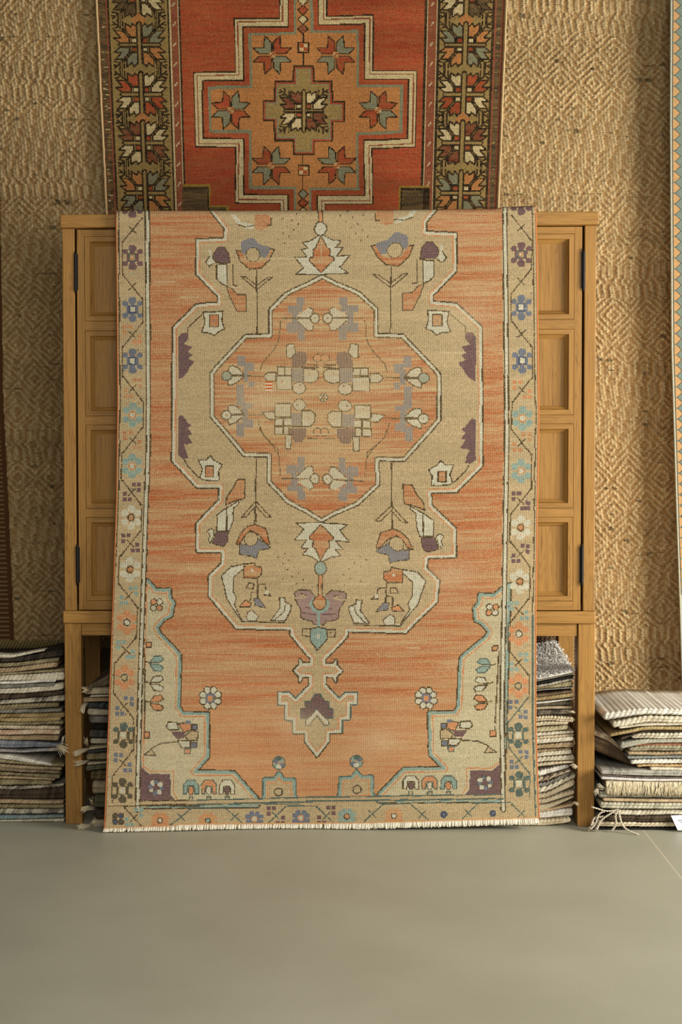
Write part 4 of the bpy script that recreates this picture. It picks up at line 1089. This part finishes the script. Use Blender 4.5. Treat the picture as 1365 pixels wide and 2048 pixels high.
MIDL = [(1120,(640,560,420),(668,664,640),((128,108,80),(92,74,52)),.009,.0016,'dark tan tufted'), (1120,(670,664,660),(730,724,722),CRE,.012,.0016,'cream fringed'), (1120,(732,728,726),(748,744,742),IV,.008,.0008,'thin ivory'),
 (1120,(748,748,746),(796,792,790),TANC,.012,.0012,'tan rolled-edge'), (1120,(800,800,796),(846,856,856),((66,74,72),(34,38,38)),.010,.0012,'dark teal'), (1120,(850,866,866),(916,922,922),IV,.010,.0012,'ivory bound'),
 (1120,(920,926,926),(988,988,986),GRYC,.010,.0014,'mottled grey'), (1120,(992,990,988),(1050,1048,1044),BLKC,.010,.0014,'black'), (1120,(1052,1050,1048),(1122,1120,1118),((44,42,40),(110,104,92)),.010,.0014,'black dotted'),
 (1120,(1124,1124,1122),(1176,1176,1174),IV,.010,.0014,'grey-cream'), (1120,(1206,1192,1178),(1230,1212,1198),CRE,.007,.0008,'thin cream-edged'), (1120,(1232,1218,1204),(1266,1254,1246),((58,62,60),(36,38,36)),.010,.0012,'charcoal'),
 (1120,(1268,1258,1250),(1326,1320,1314),OLI,.010,.0014,'olive brown'), (1120,(1350,1338,1328),(1370,1356,1344),CRE,.007,.0008,'cream-bound'), (1120,(1372,1360,1350),(1424,1404,1384),GRE,.010,.0012,'green-grey'),
 (1120,(1426,1408,1392),(1512,1510,1508),((110,86,46),(56,58,34)),.011,.0018,'brown and green mottled'), (1120,(1516,1516,1514),(1646,1640,1634),((176,156,112),(146,126,88)),.012,.0012,'thick light tan'),
 (1120,(1650,1646,1640),(1772,1770,1768),((104,100,64),(60,70,44)),.012,.0018,'green speckled'), (1120,(1776,1776,1774),(1868,1868,1866),BRN,.011,.0014,'brown shaggy'), (1120,(1870,1870,1870),(1912,1912,1912),CRE,.011,.0014,'flat cream'),
 (1120,(1914,1914,1914),(1938,1938,1938),IV,.010,.0012,'thin ivory fringed')]
mst = [800,775,815,738,770,790,805,828,806,815,800,790,780,790,775,815,828,845,860,825,800]
ml = build(MIDL, 0, 1230, 4.55, 800, .03, .33, "under cabinet's left side", 'folded rugs under the left of the cabinet', 200, start=mst, ys={17: .015, 18: .0, 19: -.010, 20: -.018})
for k, p, n in ((1, [(830,670),(795,690),(768,680)], 14), (4, [(790,800),(760,830),(748,880)], 12), (10, [(800,1215),(740,1240),(690,1262)], 18), (10, [(800,1190),(790,1160),(788,1130)], 5),
                (13, [(800,1330),(745,1350),(702,1352)], 16), (18, [(860,1760),(800,1750),(758,1768)], 16), (18, [(850,1740),(830,1700),(822,1690)], 5), (20, [(840,1922),(780,1925),(722,1932)], 20)):
    tuft(ml[k], [ptz(x, y, (.008 if k < 18 else -.020)-.020*i) for i, (x, y) in enumerate(p)], CORD, 'tassel', n, .0013, .0042, 30+k+n)

MIDR = [(872,(905,800,690),(934,846,740),WHI,.010,.0020,'white shaggy'), (872,(940,850,742),(1000,880,770),((128,116,98),(84,76,64)),.010,.0012,'thin grey-brown'), (872,(1002,884,774),(1030,934,824),BLKC,.010,.0012,'black'),
 (870,(1032,950,830),(1072,1000,880),SPK,.010,.0018,'tan and black nubby'), (866,(1074,1002,884),(1116,1050,1010),OLI,.010,.0014,'dark olive'), (866,(1118,1054,1014),(1146,1078,1040),GRYC,.008,.0008,'thin grey-bound'),
 (862,(1200,1140,1070),(1252,1194,1130),((112,84,52),(84,60,38)),.009,.0010,'brown'), (862,(1256,1198,1134),(1336,1280,1216),OCH,.011,.0012,'golden brown'), (862,(1342,1290,1234),(1376,1324,1262),WHI,.007,.0008,'thin white'),
 (836,(1380,1330,1290),(1430,1398,1376),((84,74,50),(52,44,30)),.009,.0010,'dark olive brown'), (846,(1432,1408,1388),(1490,1464,1446),((190,164,124),(160,132,92)),.007,.0010,'tan whipped-edge'),
 (856,(1494,1476,1450),(1610,1570,1544),((110,96,76),(40,34,28)),.010,.0014,'dark mottled'), (872,(1614,1572,1590),(1746,1680,1712),CRE,.009,.0030,'cream fluffy'), (760,(1750,1694,1692),(1836,1776,1748),CRE,.011,.0016,'cream looped'),
 (760,(1840,1782,1752),(1920,1900,1852),((192,176,128),(170,150,104)),.012,.0016,'cream-olive'),
 (872,(1924,1904,1862),(2010,1968,1914),IV,.011,.0016,'speckled ivory'), (872,(2012,1972,1918),(2068,2024,1976),CRE,.011,.0016,'pale oat'), (876,(2072,2030,1982),(2186,2120,2076),IV,.011,.0016,'thick ivory'),
 (876,(2190,2130,2080),(2276,2216,2192),TANC,.012,.0014,'plain tan'), (810,(2280,2220,2190),(2346,2290,2240),((160,130,86),(110,84,54)),.009,.0014,'dark tan'), (836,(2360,2290,2236),(2436,2376,2330),IV,.010,.0016,'ivory'),
 (884,(2440,2380,2332),(2540,2480,2446),IV,.012,.0024,'chunky ivory'), (874,(2544,2490,2452),(2620,2556,2490),CRE,.011,.0016,'cream'),
 (784,(2750,2620,2532),(2850,2740,2610),WHI,.009,.0020,'grey-white curling'), (794,(2856,2760,2622),(2950,2850,2654),((186,160,128),(140,112,84)),.018,.0036,'brown chunky'),
 (800,(2956,2870,2660),(3046,2950,2760),GRYC,.011,.0020,'grey-brown ribbed'), (904,(3056,2950,2696),(3162,3070,2780),IV,.016,.0034,'ivory bobbled'), (890,(3180,3086,2800),(3272,3180,2940),CRE,.012,.0014,'flat cream'),
 (882,(3276,3190,3020),(3360,3280,3112),CRE,.012,.0014,'cream knotted'), (862,(3372,3300,3136),(3470,3400,3180),((200,182,140),(184,164,122)),.014,.0006,'smooth cream'), (862,(3474,3404,3276),(3522,3450,3340),((204,168,120),(180,142,96)),.009,.0010,'peach tan'),
 (864,(3530,3454,3370),(3634,3590,3540),WHI,.011,.0016,'white folded'), (815,(3640,3610,3570),(3740,3730,3660),CRE,.011,.0016,'bottom cream')]
mr = build(MIDR, 1060, 1270, 9.75, -250, .012, .35, "under cabinet's right side", 'folded rugs under the right of the cabinet', 300, xmid=330, rise={0: .045}, ys={31: .0, 32: -.012})
def ptr(x, y, Y): return at(1060+x/9.75, 1270+y/9.75, Y)
tuft(mr[23], [ptr(780,2540,.006), ptr(850,2520,.0), ptr(905,2580,-.004)], CORD, 'tassel', 9, .0009, .003, 61)
tuft(mr[30], [ptr(840,3290,.004), ptr(890,3275,-.002), ptr(935,3300,-.006)], CORD, 'tassel', 14, .0011, .003, 62)
tuft(mr[11], [ptr(740,1490,.008), ptr(800,1495,.004), ptr(850,1500,.0)], CORD, 'tassel', 8, .0008, .0022, 63)
bm = bmesh.new(); rs = np.random.RandomState(9)
top0 = np.array([v.co[:] for v in mr[0].data.vertices])
zmax = top0[:, 2].max()
for k in range(2600):
    R_, C_ = SHAPE[mr[0].name]; r_ = rs.choice([0, 1, 2, 3, 4, 5, 6, 7, 8, 9], p=[.2, .2, .15, .14, .10, .08, .06, .04, .02, .01]); i_ = r_*C_+rs.randint(C_); f_ = rs.rand(); a = top0[i_]*(1-f_)+top0[i_+C_]*f_; d = rs.normal(0, 1, 3); d[2] = abs(d[2])*.6; d = d/np.linalg.norm(d)*(.006+.007*rs.rand())
    tube(bm, [tuple(a), tuple(a+d*.6), tuple(a+d+np.array((0, 0, -.002)))], .0011, 4, .0006)
tag(finish('shag', bm, yarn_plain('white_shag', (236, 232, 222)), mr[0], smooth=True), kind='stuff')

# right-hand stack: zoomed coordinates of the lower right of the photograph
RIGHT = [(1700,(850,806,826),(922,866,882),WHI,.015,.0028,'chunky cream'), (1700,(932,872,884),(986,938,946),IV,.015,.0026,'cream rope-edged'), (1700,(972,944,948),(986,960,964),IV,.009,.0010,'thin ivory'),
 (1700,(1034,966,966),(1062,1000,1000),OCH,.010,.0012,'olive-yellow'), (1700,(1064,1004,1002),(1086,1018,1014),BRN,.010,.0012,'dark brown'), (1700,(1026,1020,1016),(1076,1074,1070),IV,.013,.0024,'ivory braided'),
 (1700,(1110,1076,1072),(1172,1116,1110),((176,172,148),(146,142,120)),.010,.0012,'sage-grey'), (1700,(1126,1116,1112),(1140,1130,1128),((170,92,50),(130,66,36)),.009,.0010,'thin rust'),
 (1700,(1156,1134,1132),(1186,1186,1182),((150,138,104),(118,106,78)),.012,.0018,'olive-grey ribbed'), (1700,(1190,1190,1186),(1218,1216,1210),TANC,.012,.0016,'tan ribbed'), (1700,(1222,1220,1214),(1254,1250,1244),((126,140,140),(168,160,140)),.011,.0014,'blue-grey'),
 (1700,(1258,1252,1248),(1298,1294,1288),WHI,.012,.0020,'ivory looped'), (1700,(1304,1294,1298),(1326,1314,1320),((206,164,96),(176,130,70)),.013,.0020,'golden braided'), (1700,(1330,1320,1322),(1350,1346,1346),IV,.009,.0010,'thin ivory flat'),
 (1700,(1350,1350,1352),(1386,1402,1406),((172,168,152),(128,124,110)),.007,.0012,'grey textured'), (1700,(1388,1404,1408),(1394,1412,1418),((120,100,88),(92,76,66)),.007,.0004,'thin dusky brown'),
 (1700,(1396,1414,1420),(1428,1440,1446),((222,212,210),(204,192,190)),.007,.0006,'pale lilac-white'), (1700,(1432,1446,1450),(1520,1540,1556),((150,136,104),(110,98,74)),.010,.0010,'tan fringed'),
 (1700,(1524,1544,1560),(1586,1590,1596),((140,136,112),(104,102,84)),.011,.0014,'grey-olive'), (1700,(1590,1596,1600),(1618,1622,1628),((196,164,118),(172,138,92)),.008,.0008,'tan bound'),
 (1700,(1622,1626,1632),(1684,1686,1692),((190,182,150),(146,142,118)),.012,.0022,'grey-cream knotted'), (1700,(1690,1694,1698),(1738,1742,1744),IV,.012,.0022,'ivory'), (1700,(1742,1746,1748),(1790,1796,1800),BRN,.011,.0014,'dark brown shaggy'),
 (1700,(1796,1800,1802),(1840,1842,1844),CRE,.013,.0022,'cream'), (1700,(1846,1846,1848),(1872,1870,1870),BLKC,.010,.0012,'black')]
rst = [690,765,820,738,830,930,832,960,905,895,890,920,975,1090,662,668,664,700,640,678,655,760,700,640,600]
rt = build(RIGHT, 1050, 1230, 4.3333, 690, -.045, .36, 'right of the cabinet', 'folded rugs right of the cabinet', 400, start=rst, xmid=1050)
def ptc(x, y, Y): return at(1050+x/4.3333, 1230+y/4.3333, Y-.04)
slab([1050+x/4.3333 for x in (596, 760, 985)], [1230+y/4.3333 for y in (1040, 1090, 1296)], [1230+y/4.3333 for y in (1180, 1250, 1336)], .01, .30, BRN[0], (120, 86, 52), .012, .0012, 470,
     'brown folded rug sagging down the left end of the stack right of the cabinet', 'folded rugs right of the cabinet')
slab([1050+x/4.3333 for x in (596, 720, 860)], [1230+y/4.3333 for y in (1000, 1030, 1160)], [1230+y/4.3333 for y in (1042, 1094, 1190)], .0, .30, (186, 160, 122), (150, 112, 80), .012, .0012, 471,
     'tan folded rug sagging above the brown one in the stack right of the cabinet', 'folded rugs right of the cabinet')
# fringe of the tan rug
bm = bmesh.new(); rs = np.random.RandomState(13)
for k in range(420):
    x = rs.uniform(705, 1690); y = 1440+(x-705)*.016
    L = rs.uniform(92, 128); dx = rs.uniform(-26, 26)
    a = ptc(x, y, -.006); b = ptc(x+dx*.3, y+L*.35, -.014-.005*rs.rand()); c_ = ptc(x+dx, y+L, -.009-.006*rs.rand())
    tube(bm, [tuple(a), tuple(b), tuple((b+c_)/2+rs.normal(0, .0012, 3)), tuple(c_)], .0009, 5, .0007)
o = finish('fringe', bm, CORD, rt[17], smooth=True); o['label'] = 'cream knotted fringe'
# twisted cords at the foot of the stack
for pts in ([(840,1700,-.012),(810,1690,-.018),(780,1740,-.022),(800,1790,-.024),(780,1850,-.03),(750,1872,-.034)],
            [(830,1690,-.012),(815,1700,-.02),(830,1770,-.026),(850,1830,-.034),(900,1870,-.048),(995,1905,-.062)],
            [(820,1685,-.012),(760,1700,-.014),(690,1700,-.016),(640,1680,-.014),(570,1662,-.012)],
            [(800,1690,-.012),(730,1730,-.018),(670,1770,-.022),(640,1820,-.026),(625,1868,-.034)],
            [(700,1700,-.014),(640,1720,-.018),(625,1790,-.02),(600,1840,-.024),(560,1856,-.03)],
            [(690,1740,-.012),(640,1760,-.014),(610,1740,-.016),(590,1790,-.02),(575,1830,-.024)]):
    cord(rt[21], [ptc(x, y, Y) for x, y, Y in pts], CORDG, .0026)
for k, p in enumerate(([(600,1800),(575,1840),(555,1858)], [(650,1790),(635,1840),(620,1866)], [(640,1500),(625,1520),(622,1545)], [(690,1500),(660,1490),(640,1480)])):
    tuft(rt[21 if k < 2 else 18], [ptc(x, y, -.008-.008*i) for i, (x, y) in enumerate(p)], CORDG, 'tassel', 12, .0011, .0032, 80+k)
# braided top edge strands of the cream rug: raised wales across its top
bm = bmesh.new()
me = rt[0].data
x0 = float(ptc(690, 850, 0)[0]); z0 = float(ptc(1000, 806, 0)[2])
finish('wales', bm, CORD, rt[0]) if False else bm.free()
# paper tag
bm = bmesh.new()
q = [ptc(1268,1738,-.020), ptc(1420,1733,-.016), ptc(1480,1862,-.020), ptc(1328,1866,-.024)]
f0 = [bm.verts.new(tuple(p)) for p in q]; f1 = [bm.verts.new(tuple(p+np.array((0, .0006, 0)))) for p in q]
bm.faces.new(f0); bm.faces.new(f1[::-1])
for k in range(4): bm.faces.new([f0[k], f1[k], f1[(k+1) % 4], f0[(k+1) % 4]])
o = finish('paper_tag', bm, flat('white_card', lin(232, 232, 232), .6)); tag(o, 'white paper tag hanging from the foot of the stack right of the cabinet', 'tag')
bm = bmesh.new()
for k, (x, y, w_) in enumerate(((1334,1784,7), (1344,1784,5), (1352,1783,7), (1362,1783,6), (1372,1783,7), (1356,1800,5), (1364,1800,7))):
    a = ptc(x, y, -.0215); s = w_/4.3333/690.0
    box(bm, float(a[0]), float(a[0])+s, float(a[1])-.0004, float(a[1])+.0002, float(a[2]), float(a[2])+.0022)
finish('print', bm, flat('grey_ink', lin(96, 104, 112), .8), o)
